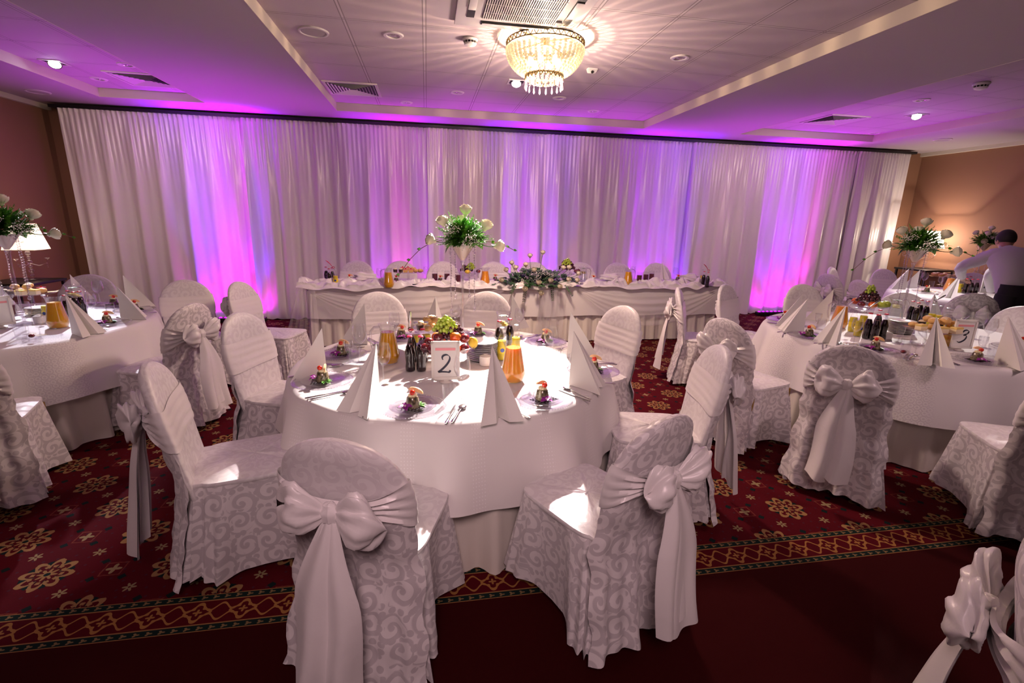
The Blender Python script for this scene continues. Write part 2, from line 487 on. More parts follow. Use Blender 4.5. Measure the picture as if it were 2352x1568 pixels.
# ------------------------------------------------------------------ chairs
def sq(a, p):   # signed power
    return math.copysign(abs(a)**p, a)
SH = .47
def back_half(z):
    if z < .70: return .196 + .026*min(1, max(0, (z-.42)/.28))
    t = (z-.70)/.262
    return .222*max(0.0, 1-t**2.6)**.5
def back_yc(z): return -.028 - (z-.45)*.19
def back_ring(z, n=56, off=0.0, wr=0.0, seed=0):
    w = max(back_half(z), .004) + off; th = (.030 if z < .9 else .030*max(.35, (1-((z-.9)/.062)**2*.65))) + off
    yc = back_yc(z); ring = []
    for k in range(n):
        a = 2*pi*k/n
        x = w*sq(cos(a), .62); y = th*sq(sin(a), .75)
        bend = -.028*(1-(x/.22)**2) + .028*.4
        d = wr*(sin(a*5+z*23+seed) + .7*sin(a*9-z*41+seed*2))
        ring.append((x*(1+d), yc + y*(1+d*2) + bend, z))
    return ring
def seat_pt(s, k=1.0):
    """s in 0..1 round the seat outline starting at rear centre, going +x"""
    w, d = .205, .43; per = 2*(2*w) + 2*d; q = (s % 1)*per
    if q < w: x, y, nx, ny = q, 0, 0, -1
    elif q < w+d: x, y, nx, ny = w, q-w, 1, 0
    elif q < 3*w+d: x, y, nx, ny = w-(q-w-d), d, 0, 1
    elif q < 3*w+2*d: x, y, nx, ny = -w, d-(q-3*w-d), -1, 0
    else: x, y, nx, ny = -w+(q-3*w-2*d), 0, 0, -1
    return x, y, nx, ny
def outline(n, flare, seed, amp):
    """closed rounded outline of the cover at a given flare 0 (seat) .. 1 (hem)"""
    rr = random.Random(seed); ph = [rr.uniform(0,6.28) for _ in range(6)]
    w, d = .205, .43; per = 4*w+2*d
    cs = [0, (w+d/2)/per, .5, 1-(w+d/2)/per]        # rear, right, front, left pleats
    pts = []
    for k in range(n):
        s = k/n; x, y, nx, ny = seat_pt(s)
        # corner rounding through a superellipse blend
        cx, cy = 0, d/2
        a = math.atan2((y-cy)/(d/2), (x-cx)/w)
        e = .30
        rx = w*sq(cos(a), e); ry = cy + d/2*sq(sin(a), e)
        out = Vector((rx-cx, ry-cy, 0)).normalized()
        o = .045*flare + .012*flare*sin(s*2*pi*4+ph[0]) + .010*flare*sin(s*2*pi*11+ph[1]) + .006*flare*sin(s*2*pi*23+ph[2])
        cor = abs(sin(2*a)); o += .030*flare*cor**3
        if y < .001: o += .055*flare
        sl = 0
        for i, c in enumerate(cs):
            dd = (s-c+.5) % 1 - .5
            wd = (.010 + .022*flare)
            if abs(dd) < wd: o -= (.085 if i != 0 else .055)*flare**.7*(1-(abs(dd)/wd)**1.6)
            elif abs(dd) < wd*2.4: o += .016*flare*(1-(abs(dd)-wd)/(wd*1.4))
        pts.append((rx+out.x*o, ry+out.y*o - (.030*(1-flare) if y < .001 else 0), s))
    return pts
def chair_meshes(seed):
    n = 168; G1 = G(); rings = []
    rr = random.Random(seed*7); p0, p1, p2 = (rr.uniform(0,6.28) for _ in range(3))
    for z in (.030,.034,.06,.10,.16,.22,.28,.34,.39,.425,.448,.462):
        fl = max(0, 1-(z-.03)/.432)**.85
        ring = []
        for x, y, s in outline(n, fl, seed, 1):
            hem = (.022*sin(s*2*pi*2+p0) + .014*sin(s*2*pi*5+p1) + .02)*fl**3
            ring.append((x, y, z + max(-.02, hem)))
        rings.append(ring)
    G1.loft(rings)
    # seat top with a piped edge
    G2 = G(); rings = []
    base = outline(n, 0, seed, 1)
    for k, z in ((1.0,.455),(1.018,.463),(1.022,.470),(1.010,.477),(.985,.4775),(.93,.482),(.8,.488),(.6,.491),(.35,.492),(.12,.490),(.01,.490)):
        rings.append([(x*k, .215+(y-.215)*k, z + (.004*sin(x*40+p0)*sin(y*30+p1) if k < .95 else 0)) for x, y, s in base])
    G2.loft(rings)
    # backrest sleeve
    G3 = G(); zs = [.40,.43,.46,.49,.52,.56,.60,.64,.68,.72,.76,.80,.835,.865,.89,.91,.927,.94,.95,.957,.961,.962]
    G3.loft([back_ring(z, 72, 0, .006 if z > .5 else .012, seed) for z in zs], False, True)
    # rear panel falling from the sleeve to the floor, with the centre pleat
    G4 = G(); rows = []
    for j in range(19):
        t = j/18; z = .70 - .665*t; row = []
        for k in range(61):
            u = k/30-1
            hw = .214 + .052*t**1.2 + (.01*sin(z*30+p0) if t > .2 else 0)
            yb = back_yc(max(z,.45)) - .040 - .075*max(0,(t-.33)/.67)**1.1
            fold = .014*t*sin(u*9+p0) + .009*t*sin(u*21+p1)
            pl = abs(u)/(.05+.10*t)
            if t > .3 and pl < 1: fold += .055*(t-.3)/.7*(1-pl**1.5)
            bend = -.020*(1-u*u)*(1-t)
            wrap = .050*abs(u)**6
            row.append((u*hw, yb + fold + bend + wrap + .004*sin(z*50+u*6+p2), max(.014, z + (.014*sin(u*5+p1)+.012)*t**4)))
        rows.append(row)
    G4.quadgrid(rows)
    return G1, G2, G3, G4
def sash_mesh(seed, back=True):
    rr = random.Random(seed*13); p0 = rr.uniform(0,6.28)
    n, m = 96, 15; rings = []
    for j in range(m):
        v = j/(m-1)*2-1; ring = []
        for k in range(n):
            a = 2*pi*k/n                       # a = -pi/2 is the rear centre
            rear = max(0, -sin(a))**1.2
            near = math.exp(-((abs((a-1.5*pi+pi) % (2*pi)-pi))/.75)**2)
            h = .088*(1-near) + .022*near
            zc = .732 + .012*near - .012*max(0,sin(a))
            z = zc + v*h
            w = back_half(z) + .007
            th = .036
            x = w*sq(cos(a), .62); y = th*sq(sin(a), .75)
            fold = .0042*sin(v*13+a*2.1+p0)*(0.3+near+rear*.8) + .003*sin(v*23+p0*2+a)*near
            bend = -.028*(1-(x/.22)**2)+.0112
            dirx, diry = cos(a), sin(a)
            yy = back_yc(z) + y + bend - .014*near - .008*rear
            ring.append((x+dirx*fold, yy+diry*fold*1.5, z))
        rings.append(ring)
    return G().loft(rings)
def bow_parts(seed):
    rr = random.Random(seed*17)
    yb = back_yc(.74)-.075
    def loop(sgn):
        L = rr.uniform(.125,.15); dr = rr.uniform(-.03,.02); rings = []
        prof = [(0,.012),(.05,.018),(.1,.026),(.17,.036),(.25,.046),(.34,.056),(.44,.064),(.54,.070),(.64,.073),(.74,.071),(.83,.064),(.9,.052),(.95,.038),(.985,.022),(1.0,.006)]
        for t, r in prof:
            cx = sgn*(.012+L*t); cz = .737 + dr*t*t*2 + .01*sin(t*3); cy = yb - .018 - .030*sin(t*pi*.9)
            ring = []
            for k in range(56):
                a = 2*pi*k/56
                q = 1 + .10*cos(3*a+seed+t*2.2) + (.16*(1-t)+.04)*sin(9*a+seed*2+t*2) + .05*sin(17*a+t*5)*(1-t)
                p = Vector((cx + .018*cos(2*a+seed)*t, cy + r*.50*q*cos(a), cz + r*1.18*q*sin(a)))
                nz = noise.noise(p*19+Vector((seed,0,0))); n2 = abs(noise.noise(p*30+Vector((0,seed,0))))
                d = Vector((0, cos(a)*.5, sin(a)))
                p += d*(.016*nz - .016*n2)*min(1, t*3)
                ring.append(tuple(p))
            rings.append(ring)
        return G().loft(rings, True, True)
    knot = G().ball((0, yb-.022, .740), .030, 18, 10, 1.0, .8, 1.15, lambda d: 1+.10*sin(d.z*9)+.06*sin(d.x*11))
    def tail(sgn, zb):
        rows = []; ns = 15; sp = rr.uniform(.02,.07); ph = rr.uniform(0,6)
        for j in range(22):
            t = j/21; z = .735 - (.735-zb)*t
            w = .014 + .062*min(1, t*2.2)**.8; row = []
            for k in range(ns):
                u = k/(ns-1)*2-1
                x = sgn*(.004+sp*t**.8) + u*w + .006*sin(z*14+ph)
                y = yb - .022 - .020*sin(min(t*2.5,1)*pi*.5) - .045*t + (.020*sin(u*3.6+ph+t*1.5) - .040*cos(u*1.6))*(.2+t*.8) 
                row.append((x, y, z + .012*sin(u*2+ph)*t))
            rows.append(row)
        g = G().quadgrid(rows)
        back = [[(x, y-.003, z) for x, y, z in r] for r in rows]
        return g.quadgrid(back, flip=True)
    return loop(-1), loop(1), knot, tail(-1, rr.uniform(.12,.22)), tail(1, rr.uniform(.10,.26))
CM = {}
def chair_data(seed):
    if seed not in CM:
        a, b, c, d = chair_meshes(seed); l1, l2, k, t1, t2 = bow_parts(seed)
        CM[seed] = dict(skirt=mesh('skirt', a, m_damask, angle=75), seat_cover=mesh('seat_cover', b, m_damask_soft, angle=60),
            back_cover=mesh('back_cover', c, m_damask_soft if seed % 2 else m_damask, angle=70), rear_panel=mesh('rear_panel', d, m_damask, angle=80),
            sash=mesh('sash', sash_mesh(seed), m_sash, angle=70), knot=mesh('bow_knot', k, m_sash),
            loops=[mesh('bow_loop', q, m_sash, angle=70) for q in (l1,l2)], tails=[mesh('sash_tail', q, m_sash, angle=80) for q in (t1,t2)])
    return CM[seed]
leg_me = None
def chair(x, y, deg, label, seed=1, bow=True, group=None, legs=False, s=1.0, sash=True, wide=1.0):
    global leg_me
    D = chair_data(seed)
    t = thing('banquet_chair', label, 'chair', group, (x,y,0), math.radians(deg)); t.scale = (s*wide, s, s)
    def add(n, me):
        o = bpy.data.objects.new(n, me); COL.objects.link(o); o.parent = t; return o
    for k in ('skirt','seat_cover','back_cover','rear_panel'): add(k, D[k])
    if sash: add('sash', D['sash'])
    if bow:
        add('bow_knot', D['knot'])
        for q in D['loops']: add('bow_loop', q)
        for q in D['tails']: add('sash_tail', q)
    if leg_me is None: leg_me = mesh('leg', G().tube([(0,0,0),(0,0,.2),(0,0,.44)], [.011,.014,.016], 10), m_gold_leg)
    if legs:
        for lx, ly in ((-.19,.02),(.19,.02),(-.19,.40),(.19,.40)):
            o = add('leg', leg_me); o.location = (lx, ly, 0)
    return t
gA = 'covered chairs around table number two'; gB = 'covered chairs around the left table'; gC = 'covered chairs around table number three'; gD = 'covered chairs around the far right table'; gE = 'covered chairs behind the head table'
chair(-.245, 1.50, -18, 'white damask chair at the front, back to us, with a large satin bow', 1, group=gA)
chair(.745, 1.53, 26.6, 'white damask chair at front right, turned three-quarters, seat empty and bow on its far side', 2, group=gA)
chair(-1.03, 2.19, -74, 'white covered chair at front left seen from the side, long sash tail hanging behind', 3, group=gA, s=1.02)
chair(-1.05, 3.17, -107, 'white chair with a plain smooth band at back left of the front centre table', 5, bow=False, group=gA, s=1.03)
chair(-.38, 4.02, -163, 'white chair back showing above the far left rim of table number two', 7, bow=False, group=gA, s=1.02)
chair(.48, 4.02, 165, 'white chair back just right of the tall rose vase stem, front centre table', 3, bow=False, group=gA, s=1.02)
chair(1.35, 3.34, 112, 'white covered chair right of table number two, front facing us, red carpet to its right', 5, bow=False, group=gA, s=1.02)
chair(1.43, 2.30, 78, 'white chair right of the front centre table, half hidden by the front right chair', 3, group=gA)
chair(-1.80, 3.79, 71, 'white chair with a drooping bow and long tail right of the left table', 2, group=gB, legs=False)
chair(-2.25, 4.98, -150, 'small white chair standing alone between the left table and the drapes, facing us', 5, bow=False, group=gB)
chair(-1.66, 4.92, -105, 'narrow white chair seen edge-on in front of the left magenta floor light', 1, group=gB, s=1.0)
chair(-3.36, 5.38, -176, 'white chair with a rounded back behind the left table by the brown wall', 3, bow=False, group=gB, wide=1.15)
chair(-2.40, 2.78, 20, 'shaded white chair at the far left edge with its back and sash toward us', 4, group=gB, legs=True)
chair(2.17, 3.02, -74, 'white chair with a bow left of table number three, seat in profile', 4, group=gC, legs=True)
chair(2.44, 2.30, -50, 'white chair, back to us, with a wide bow before table number three', 6, group=gC)
chair(3.13, 1.73, -27, 'shaded white chair at the right edge, its seat corner brightly lit', 2, group=gC)
chair(4.03, 4.48, 175, 'white chair back behind the peaked napkins at the far side of table number three', 5, bow=False, group=gC, s=1.02)
chair(4.72, 4.02, 140, 'white chair back behind the tall vase stem of table number three', 7, bow=False, group=gC)
chair(5.02, 3.30, 92, 'lilac-tinted plain chair back at the right edge beyond table number three', 5, bow=False, group=gC, sash=False)
chair(2.62, 4.42, -122, 'thin white chair seen edge-on near the right end of the head table', 1, group=gC)
chair(3.18, 4.50, -148, 'tall plain white chair between the head table end and table number three, facing us', 5, bow=False, group=gC, s=1.02)
chair(5.70, 4.15, -42, 'white chair with a sheer sash, back to us before the farthest table', 6, group=gD, s=1.0)
chair(5.45, 5.15, -95, 'purple-lit round chair back left of the far right table', 7, bow=False, group=gD)
chair(7.15, 6.45, 170, 'purple-lit chair back behind the far right table near the bright wall lamp', 5, bow=False, group=gD)
chair(8.15, 5.95, 140, 'dim chair back at the far right behind the fruit by the brown wall', 7, bow=False, group=gD)
chair(5.62, 5.85, -85, 'violet-lit chair edge-on with a bow beside the right end of the drapes', 1, group=gD)
chair(6.55, 6.75, -150, 'pale slim chair standing against the bright right end of the drapes', 5, bow=False, group=gD)
chair(1.36, .57, -152, 'large blurred dark chair in the bottom right corner with a lilac bow', 6)
hx = [(-1.01,'behind the amber juice at the left end of the head table'),(-.39,'behind the cake stand of the head table'),(.23,'behind the dark red candles at the left of the head table'),(1.0,'behind the orange juice jug of the head table'),(1.62,'directly behind the rose garland of the head table'),(2.38,'with scroll damask, behind the fruit bowl of the head table'),(3.0,'behind the draped napkin right of the water jug, head table'),(3.67,'with scroll damask at the right end of the head table')]
for i, (x, d) in enumerate(hx):
    chair(x, 7.22, 180, 'white chair back ' + d, 3 if i > 4 else 5, bow=False, group=gE, wide=1.08)

# ------------------------------------------------------------------ dressed tables
def round_cloth(cx, cy, r, name, label, seed, mat, zt=.75, zb=.35, folds=11, amp=.035, flare=.06, cat='tablecloth', group=None, sharp=0.0, corner=0.0):
    rr = random.Random(seed); ph = [rr.uniform(0,6.28) for _ in range(6)]
    n = 288; rings = []
    for q in (.01,.25,.5,.75,.92,.975): rings.append([(cx+r*q*cos(2*pi*k/n), cy+r*q*sin(2*pi*k/n), zt) for k in range(n)])
    m = 18
    for j in range(m+1):
        t = j/m; ring = []
        for k in range(n):
            a = 2*pi*k/n
            f = sin(folds*a + ph[0] + 1.1*sin(2*a+ph[1]) + .6*sin(3*a+ph[2])) + .4*sin(folds*1.9*a+ph[3])
            if sharp: f = f*(1-sharp) + sharp*(2*abs(((folds*a/(2*pi)+.15*sin(3*a+ph[1])) % 1)-.5)*2-1)
            e = min(1, t*5)
            rad = r + .004 + .012*sin(min(t*6,1)*pi/2) + flare*t + amp*f*t**.8
            z = zt - .012*(1-cos(e*pi/2)) - (zt-zb)*t
            z += (.014*sin(folds*a*.5+ph[4]) + .01*f)*t**3
            if corner: z -= corner*max(0, cos(2*a+ph[5]))**3*t**2
            if j == 0: z = zt; rad = r*.995
            ring.append((cx+rad*cos(a), cy+rad*sin(a), max(z, .008)))
        rings.append(ring)
    o = obj(name, G().loft(rings, cap0=True), mat, angle=75)
    return tag(o, label, cat, group)
TB = dict(two=(.15,2.84,.925), left=(-3.22,4.12,1.0), three=(3.84,3.27,.985), far=(7.15,5.15,.95))
names = dict(two='the front centre table', left='the table at the left edge', three='the right-hand table numbered three', far='the farthest table at the right')
for i, (k, (cx, cy, r)) in enumerate(TB.items()):
    round_cloth(cx, cy, r-.03, 'table_skirt', 'floor-length ivory satin underskirt of '+names[k], 40+i, m_skirt, .742, .012, 28, .042, .04, 'table skirt', 'satin underskirts of the round tables', sharp=.25)
    round_cloth(cx, cy, r, 'tablecloth', 'white tablecloth hanging in soft folds over '+names[k], 20+i, m_cloth if k in ('two','far') else m_lace, .75, .37, 11, .040, .075, 'tablecloth', 'white cloths of the round tables')

# head table
m_plain = Mat('plain_white_cloth', color=(.78,.75,.75), rough=.6, sheen=.2); m_plain.bump(m_plain.noise(5,3,kind='UV')*.5, .3, .012); m_plain = m_plain.m
HX0, HX1, HY0, HY1 = -1.42, 4.02, 6.12, 6.95
def long_cloth(name, label, mat, zt, zb, off, per, amp, cat, skew=.0, seed=3, flare=.03):
    rr = random.Random(seed); ph = [rr.uniform(0,6.28) for _ in range(5)]
    pts = []; W, D = HX1-HX0, HY1-HY0; N = 760; per_ = 2*(W+D)
    for k in range(N):
        q = k/N*per_
        if q < W: pts.append((HX0+q, HY0, 0, -1))
        elif q < W+D: pts.append((HX1, HY0+q-W, 1, 0))
        elif q < 2*W+D: pts.append((HX1-(q-W-D), HY1, 0, 1))
        else: pts.append((HX0, HY1-(q-2*W-D), -1, 0))
    rings = [[((HX0+HX1)/2+(x-(HX0+HX1)/2)*k, (HY0+HY1)/2+(y-(HY0+HY1)/2)*k, zt) for x,y,_,_ in pts] for k in (.01,.6,.985)]
    for j in range(13):
        t = j/12; ring = []
        for i, (x,y,nx,ny) in enumerate(pts):
            q = i/N*per_
            f = sin(2*pi*q/per+ph[0]+1.2*sin(q*1.3)+.5*sin(q*3.7)) + .4*sin(2*pi*q/per*2.3+ph[1])
            o_ = off + flare*t + amp*f*t**.6
            ring.append((x+nx*o_, y+ny*o_, max(.01, zt - (zt-zb)*t + .008*f*t*t)))
        rings.append(ring)
    return tag(obj(name, G().loft(rings, cap0=True), mat, angle=75), label, cat)
long_cloth('table_skirt', 'gathered shiny satin skirt reaching the floor along the long head table', m_skirt, .742, .012, -.02, .16, .022, 'table skirt', flare=.05)
long_cloth('tablecloth', 'plain white cloth hanging over the front of the long head table', m_plain, .75, .36, .035, 1.1, .004, 'tablecloth', flare=.015)
def ruche():
    """bunched satin runner lying along the front edge of the head table"""
    N = 640; rows = []; rr = random.Random(5); ph = [rr.uniform(0,6.28) for _ in range(9)]
    for j in range(31):
        v = j/30; row = []
        for k in range(N+1):
            x = HX0-.12 + (HX1-HX0+.24)*k/N
            w1 = sin(x*9+ph[0]+3*sin(x*2.1+ph[1])); w2 = sin(x*17+v*5+ph[2]+2*sin(x*3.3))
            y = HY0 + .22 - .30*v + .03*w1*sin(v*3)
            z = .762 + .028*sin(v*pi)*(1+.9*w2) + .022*sin(v*9+x*11+ph[3]+2*sin(x*5))*sin(v*pi)**.5 + .012*sin(x*31+v*14)*sin(v*pi)
            p = Vector((x*5.2+v*1.5, v*2.4, 0)); q = Vector((x*11-v*2, v*5, 7))
            env = sin(v*pi)**.6
            z += env*(.050*(1-2.2*abs(noise.noise(p))) + .020*(1-2.4*abs(noise.noise(q)))) - .02*env
            y += env*.03*noise.noise(q*1.3)
            if v > .7: z -= (v-.7)/.3*(.020 + .018*sin(x*3.1+ph[4]) + .03*noise.noise(Vector((x*4,9,0))) + .012*w2); y -= .012
            if v < .04: z = .752
            if y > HY0-.02: z = max(z, .754)
            else: y = min(y, HY0-.045)
            row.append((x, y, z))
        rows.append(row)
    return G().quadgrid(rows)
tag(obj('satin_runner', ruche(), m_satin, angle=80), 'crumpled white satin runner bunched along the front edge of the head table', 'table runner')
def tulle(x0, x1, sag, z0=.76, y0=6.06, hh=.30, seed=1):
    rows = []; rr = random.Random(seed)
    for j in range(29):
        v = j/28; row = []
        for k in range(61):
            u = k/60; x = x0+(x1-x0)*u
            s = 4*u*(1-u)
            top = z0 - .015 - sag*.25*s; bot = z0 - .06 - sag*s
            z = top + (bot-top)*v
            y = y0 - .045 - .055*s*(.4+v) - .010*sin(v*26+u*3+rr.random()*.2)*(.3+s)
            row.append((x, y, z))
        rows.append(row)
    return G().quadgrid(rows)
tag(obj('tulle_swag', tulle(1.95, 4.0, .46, seed=2), m_tulle, angle=80), 'sheer tulle swag looping across the right half of the head table front', 'tulle', 'tulle swags on the head table')
tag(obj('tulle_swag', tulle(-1.40, .95, .40, seed=3), m_tulle, angle=80), 'sheer tulle swag looping across the left half of the head table front', 'tulle', 'tulle swags on the head table')
def tulle_fall(cx, cy, w0, w1, z0, puddle, seed):
    rr = random.Random(seed); rows = []; ph = [rr.uniform(0,6) for _ in range(4)]
    for j in range(32):
        t = j/31; row = []
        for k in range(49):
            u = k/24-1
            w = w0+(w1-w0)*t
            f = sin(u*19+ph[0]+t*2) + .6*sin(u*31+ph[1])
            z = z0 - (z0-.03)*min(1, t/.8); y = cy - .10*t + .028*f*(.4+t)
            x = cx + u*w - .10*t
            if t > .8:
                p = (t-.8)/.2; y -= .22*p*puddle + .03*f*p; z = .03 + .07*p*(1-p)*3*(1+.5*f)*puddle + .015; x += .05*u*p
            row.append((x, y, max(z, .012)))
        rows.append(row)
    return G().quadgrid(rows)
o = tag(obj('tulle_swag', tulle_fall(-1.42, 5.98, .10, .26, .72, 1.0, 4), m_tulle, angle=80), 'bundle of lilac-lit tulle falling to the carpet at the left corner of the head table', 'tulle', 'tulle swags on the head table')
tag(obj('tulle_swag', tulle_fall(1.60, 6.00, .16, .20, .72, 0, 6), m_tulle, angle=80), 'straight sheer tulle fall below the rose garland of the head table', 'tulle', 'tulle swags on the head table')

# ------------------------------------------------------------------ ceiling fixtures
def chandelier():
    t = thing('chandelier', 'round basket chandelier of glowing crystal strands with a pierced brass crown, on the tiled ceiling', 'chandelier', None, (1.0,4.35,2.66))
    t['label'] = 'glowing crystal basket chandelier with a pierced brass crown on the tiled ceiling'
    z0 = .315; Rr = .315
    g = G(); seg = 168
    # pierced crown band: two hoops with zig-zag teeth between them
    g.lathe([(Rr+.006,z0+.035),(Rr+.010,z0+.040),(Rr+.006,z0+.046),(Rr,z0+.040)], 96, cap0=False, cap1=False)
    g.lathe([(Rr+.004,z0),(Rr+.008,z0+.004),(Rr+.004,z0+.010),(Rr-.002,z0+.004)], 96, cap0=False, cap1=False)
    for k in range(42):
        for a0, a1 in ((0,.5),(1,.5)):
            A = 2*pi*(k+a0)/42; B = 2*pi*(k+a1)/42
            g.tube([(Rr*cos(A)*1.02,Rr*sin(A)*1.02,z0+.042),(Rr*cos(B)*1.015,Rr*sin(B)*1.015,z0+.004)], .006, 5, flat=.6)
    for k in range(4):
        a = pi/4+k*pi/2; g.tube([(Rr*cos(a),Rr*sin(a),z0+.03),(0,0,z0+.05)], .006, 6)
    g.tube([(0,0,z0+.02),(0,0,.39)], .015, 10)
    obj('crown_band', g, m_bronze, t)
    m_cr = Mat('painted_glow_crystal', color=(.42,.33,.20), rough=.12, spec=.6, emi=.42, ecol=(1.0,.80,.50)).see_through(.42).m  # weak emission painted into the beads, standing in for bulb light they catch
    m_cr2 = Mat('painted_glow_drop', color=(.40,.30,.38), rough=.05, spec=.9, emi=.12, ecol=(1.0,.75,.75)).see_through(.40).m  # drops also carry a faint painted glow, though they are no lamps
    N = 40
    for k in range(N):
        a = 2*pi*k/N; g = G().tube([((.155+(Rr-.160)*cos(q*pi/2)**.62 if q < 1 else .155)*cos(a), (.155+(Rr-.160)*cos(q*pi/2)**.62 if q < 1 else .155)*sin(a), z0-.018-(z0-.128)*q**.93) for q in (0,.1,.2,.3,.4,.5,.6,.7,.8,.9,1)], .002, 5)
        for j in range(11):
            q = j/10
            r = .155 + (Rr-.160)*cos(q*pi/2)**.62 if q < 1 else .155
            z = z0 - .018 - (z0-.128)*q**.93
            s_ = .0205*(1-.48*q)
            g.ball((r*cos(a), r*sin(a), z), s_, 8, 5, 1.05, 1.05, 1.0)
        obj('crystal_strand', g, m_cr, t)
    g = G(); g.lathe([(.150,.092),(.162,.098),(.162,.112),(.150,.116)], 72, cap0=False, cap1=False)
    for k in range(24):
        for a0,a1 in ((0,.5),(1,.5)):
            A = 2*pi*(k+a0)/24; B = 2*pi*(k+a1)/24
            g.tube([(.16*cos(A),.16*sin(A),.115),(.16*cos(B),.16*sin(B),.075)], .004, 5)
    g.lathe([(.085,.05),(.092,.053),(.085,.058)], 48, cap0=False, cap1=False)
    obj('lower_ring', g, m_bronze, t)
    g = G()
    for k in range(20):
        a = 2*pi*k/20
        for j in range(5):
            q = j/4; r = .155-.065*q; g.ball((r*cos(a), r*sin(a), .09-.035*sin(q*pi/2)), .009, 7, 4)
    obj('under_basket', g, m_cr, t)
    for k in range(18):
        a = 2*pi*(k+.5)/18; x, y = .157*cos(a), .157*sin(a)
        g = G().ball((x,y,.066), .008, 8, 5); g.lathe([(.001,-.006),(.009,.006),(.0075,.022),(.004,.044),(.001,.050)], 6, (x,y,.004))
        obj('crystal_drop', g, m_cr2, t)
    for k in range(6):
        a = 2*pi*k/6
        obj('bulb', G().ball((.12*cos(a), .12*sin(a), .21), .024, 12, 8, 1,1,1.5), m_bulb, t)
m_bulb = Mat('lamp_bulb', color=(1,.9,.7), emi=18.0, ecol=(1.0,.72,.42)).m
m_spot = Mat('spot_lens', color=(1,1,1), emi=30.0, ecol=(.86,.93,1.0)).m
m_spotw = Mat('spot_lens_warm', color=(1,1,1), emi=16.0, ecol=(1.0,.92,.85)).m
chandelier()
def ac():
    t = thing('air_conditioner', 'white ceiling cassette air conditioner with a dark slatted grille above the chandelier', 'air conditioner', None, (.70,3.70,3.05))
    obj('panel', G().box(-.46,.46,-.46,.46,-.03,.0,.008), m_white, t)
    obj('grille_backing', G().box(-.27,.27,-.27,.27,-.034,-.029), m_dark, t)
    for k in range(34):
        x = -.262+.524*k/33
        obj('grille_slat', G().box(x-.0035,x+.0035,-.27,.27,-.043,-.034), m_white, t)
    for k in range(3): obj('grille_bar', G().box(-.27,.27,-.14+.14*k-.002,-.14+.14*k+.002,-.044,-.040), m_white, t)
    for sx, sy, a, b in ((0,.355,.27,.028),(0,-.355,.27,.028),(.355,0,.028,.27),(-.355,0,.028,.27)):
        obj('air_slot', G().box(sx-a,sx+a,sy-b,sy+b,-.036,-.029), m_dark, t)
        f = obj('flap', G().box(sx-a*.96,sx+a*.96,sy-b*.55,sy+b*.45,-.044,-.038,.002), m_white, t)
    o = obj('signal_panel', G().box(.27,.32,.20,.28,-.046,-.030,.004), m_white, t)
    obj('indicator_light', G().ball((.295,.255,-.046), .005, 8, 5), Mat('red_led', emi=6.0, ecol=(1,.02,.05)).m, o)
ac()
def frame_vent():
    t = thing('ceiling_vent', '', 'air vent')
    obj('frame', G().box(-.30,.30,-.30,-.27,-.012,0).box(-.30,.30,.27,.30,-.012,0).box(-.30,-.27,-.27,.27,-.012,0).box(.27,.30,-.27,.27,-.012,0), m_white, t)
    obj('backing', G().box(-.27,.27,-.27,.27,-.004,-.001), m_dark, t)
    for k in range(7):      # four-way louvres: nested squares of thin tilted blades
        a = .255-.034*k; g = G()
        for q in range(4):
            M_ = Matrix.Rotation(q*pi/2, 4, 'Z'); s0 = len(g.v)
            g.v += [(-a,-a,-.014),(a,-a,-.014),(a-.012,-a+.012,-.004),(-a+.012,-a+.012,-.004)]
            g.face([s0,s0+1,s0+2,s0+3]); g.xform(M_, s0)
        obj('louvre', g, m_white, t, smooth=False)
    return t
V = Proto(frame_vent)
for (x, y), lb in (((-.82,6.48),'large square ceiling air vent at the left end of the tiled centre recess'),((-3.12,6.70),'square air vent in the left ceiling recess near the dim downlights'),((5.66,6.42),'square air vent in the right ceiling recess')):
    V.put((x,y,ZT), lb, group=None)
def dl():
    t = thing('downlight', '', 'downlight')
    obj('trim_ring', G().lathe([(.050,-.002),(.056,-.010),(.078,-.010),(.086,0)], 32, cap0=False, cap1=False), m_white, t)
    obj('reflector', G().lathe([(.052,-.004),(.045,.0005)], 28, cap0=False), m_chrome, t)
    obj('lens', G().ball((0,0,-.004), .026, 12, 6, 1,1,.35), m_crystal, t)
    return t
D_ = Proto(dl)
for px, lb, z in ((('-0.238, 4.576'), 'unlit round downlight left of the smoke detector', ZT),):
    pass
for (x, y), lb, z in (((-0.238, 4.576),'unlit round downlight left of the round smoke detector',ZT), ((0.395, 6.322),'small unlit downlight left below the chandelier',ZT),
    ((-0.228, 7.024),'small unlit downlight at the back left of the tiled recess',ZT), ((1.641, 6.261),'unlit downlight right below the chandelier drops',ZT),
    ((2.278, 6.839),'small unlit downlight at the back right of the tiled recess',ZT), ((2.295, 4.526),'unlit round downlight far right of the chandelier',ZT),
    ((-3.009, 6.095),'unlit downlight beside the left air vent, nearer the middle',ZT), ((-3.669, 6.809),'unlit downlight between the lit left spot and the drapes',ZT),
    ((5.710, 5.214),'unlit downlight just above the lit right-hand spot',ZT), ((7.026, 7.101),'unlit downlight at the back corner of the right recess',ZT),
    ((-2.81,4.5),'very dim downlight in the dark top left corner',ZT)):
    D_.put((x,y,z), lb)
def spk():
    t = thing('ceiling_speaker', '', 'ceiling speaker')
    obj('rim', G().lathe([(.098,-.004),(.104,-.012),(.118,-.010),(.122,0)], 36, cap0=False, cap1=False), m_white, t)
    obj('mesh_cover', G().lathe([(.100,-.006),(.06,-.009),(.001,-.010)], 32), Mat('speaker_mesh', color=(.42,.38,.38), rough=.7).m, t)
    return t
K_ = Proto(spk)
K_.put((-0.878, 4.653, ZT), 'large round flush speaker in the left of the tiled recess')
K_.put((-4.549, 7.191, ZC), 'round flush speaker over the dark left wall')
K_.put((7.950, 6.770, ZC), 'round flush speaker near the right wall above the drapes')
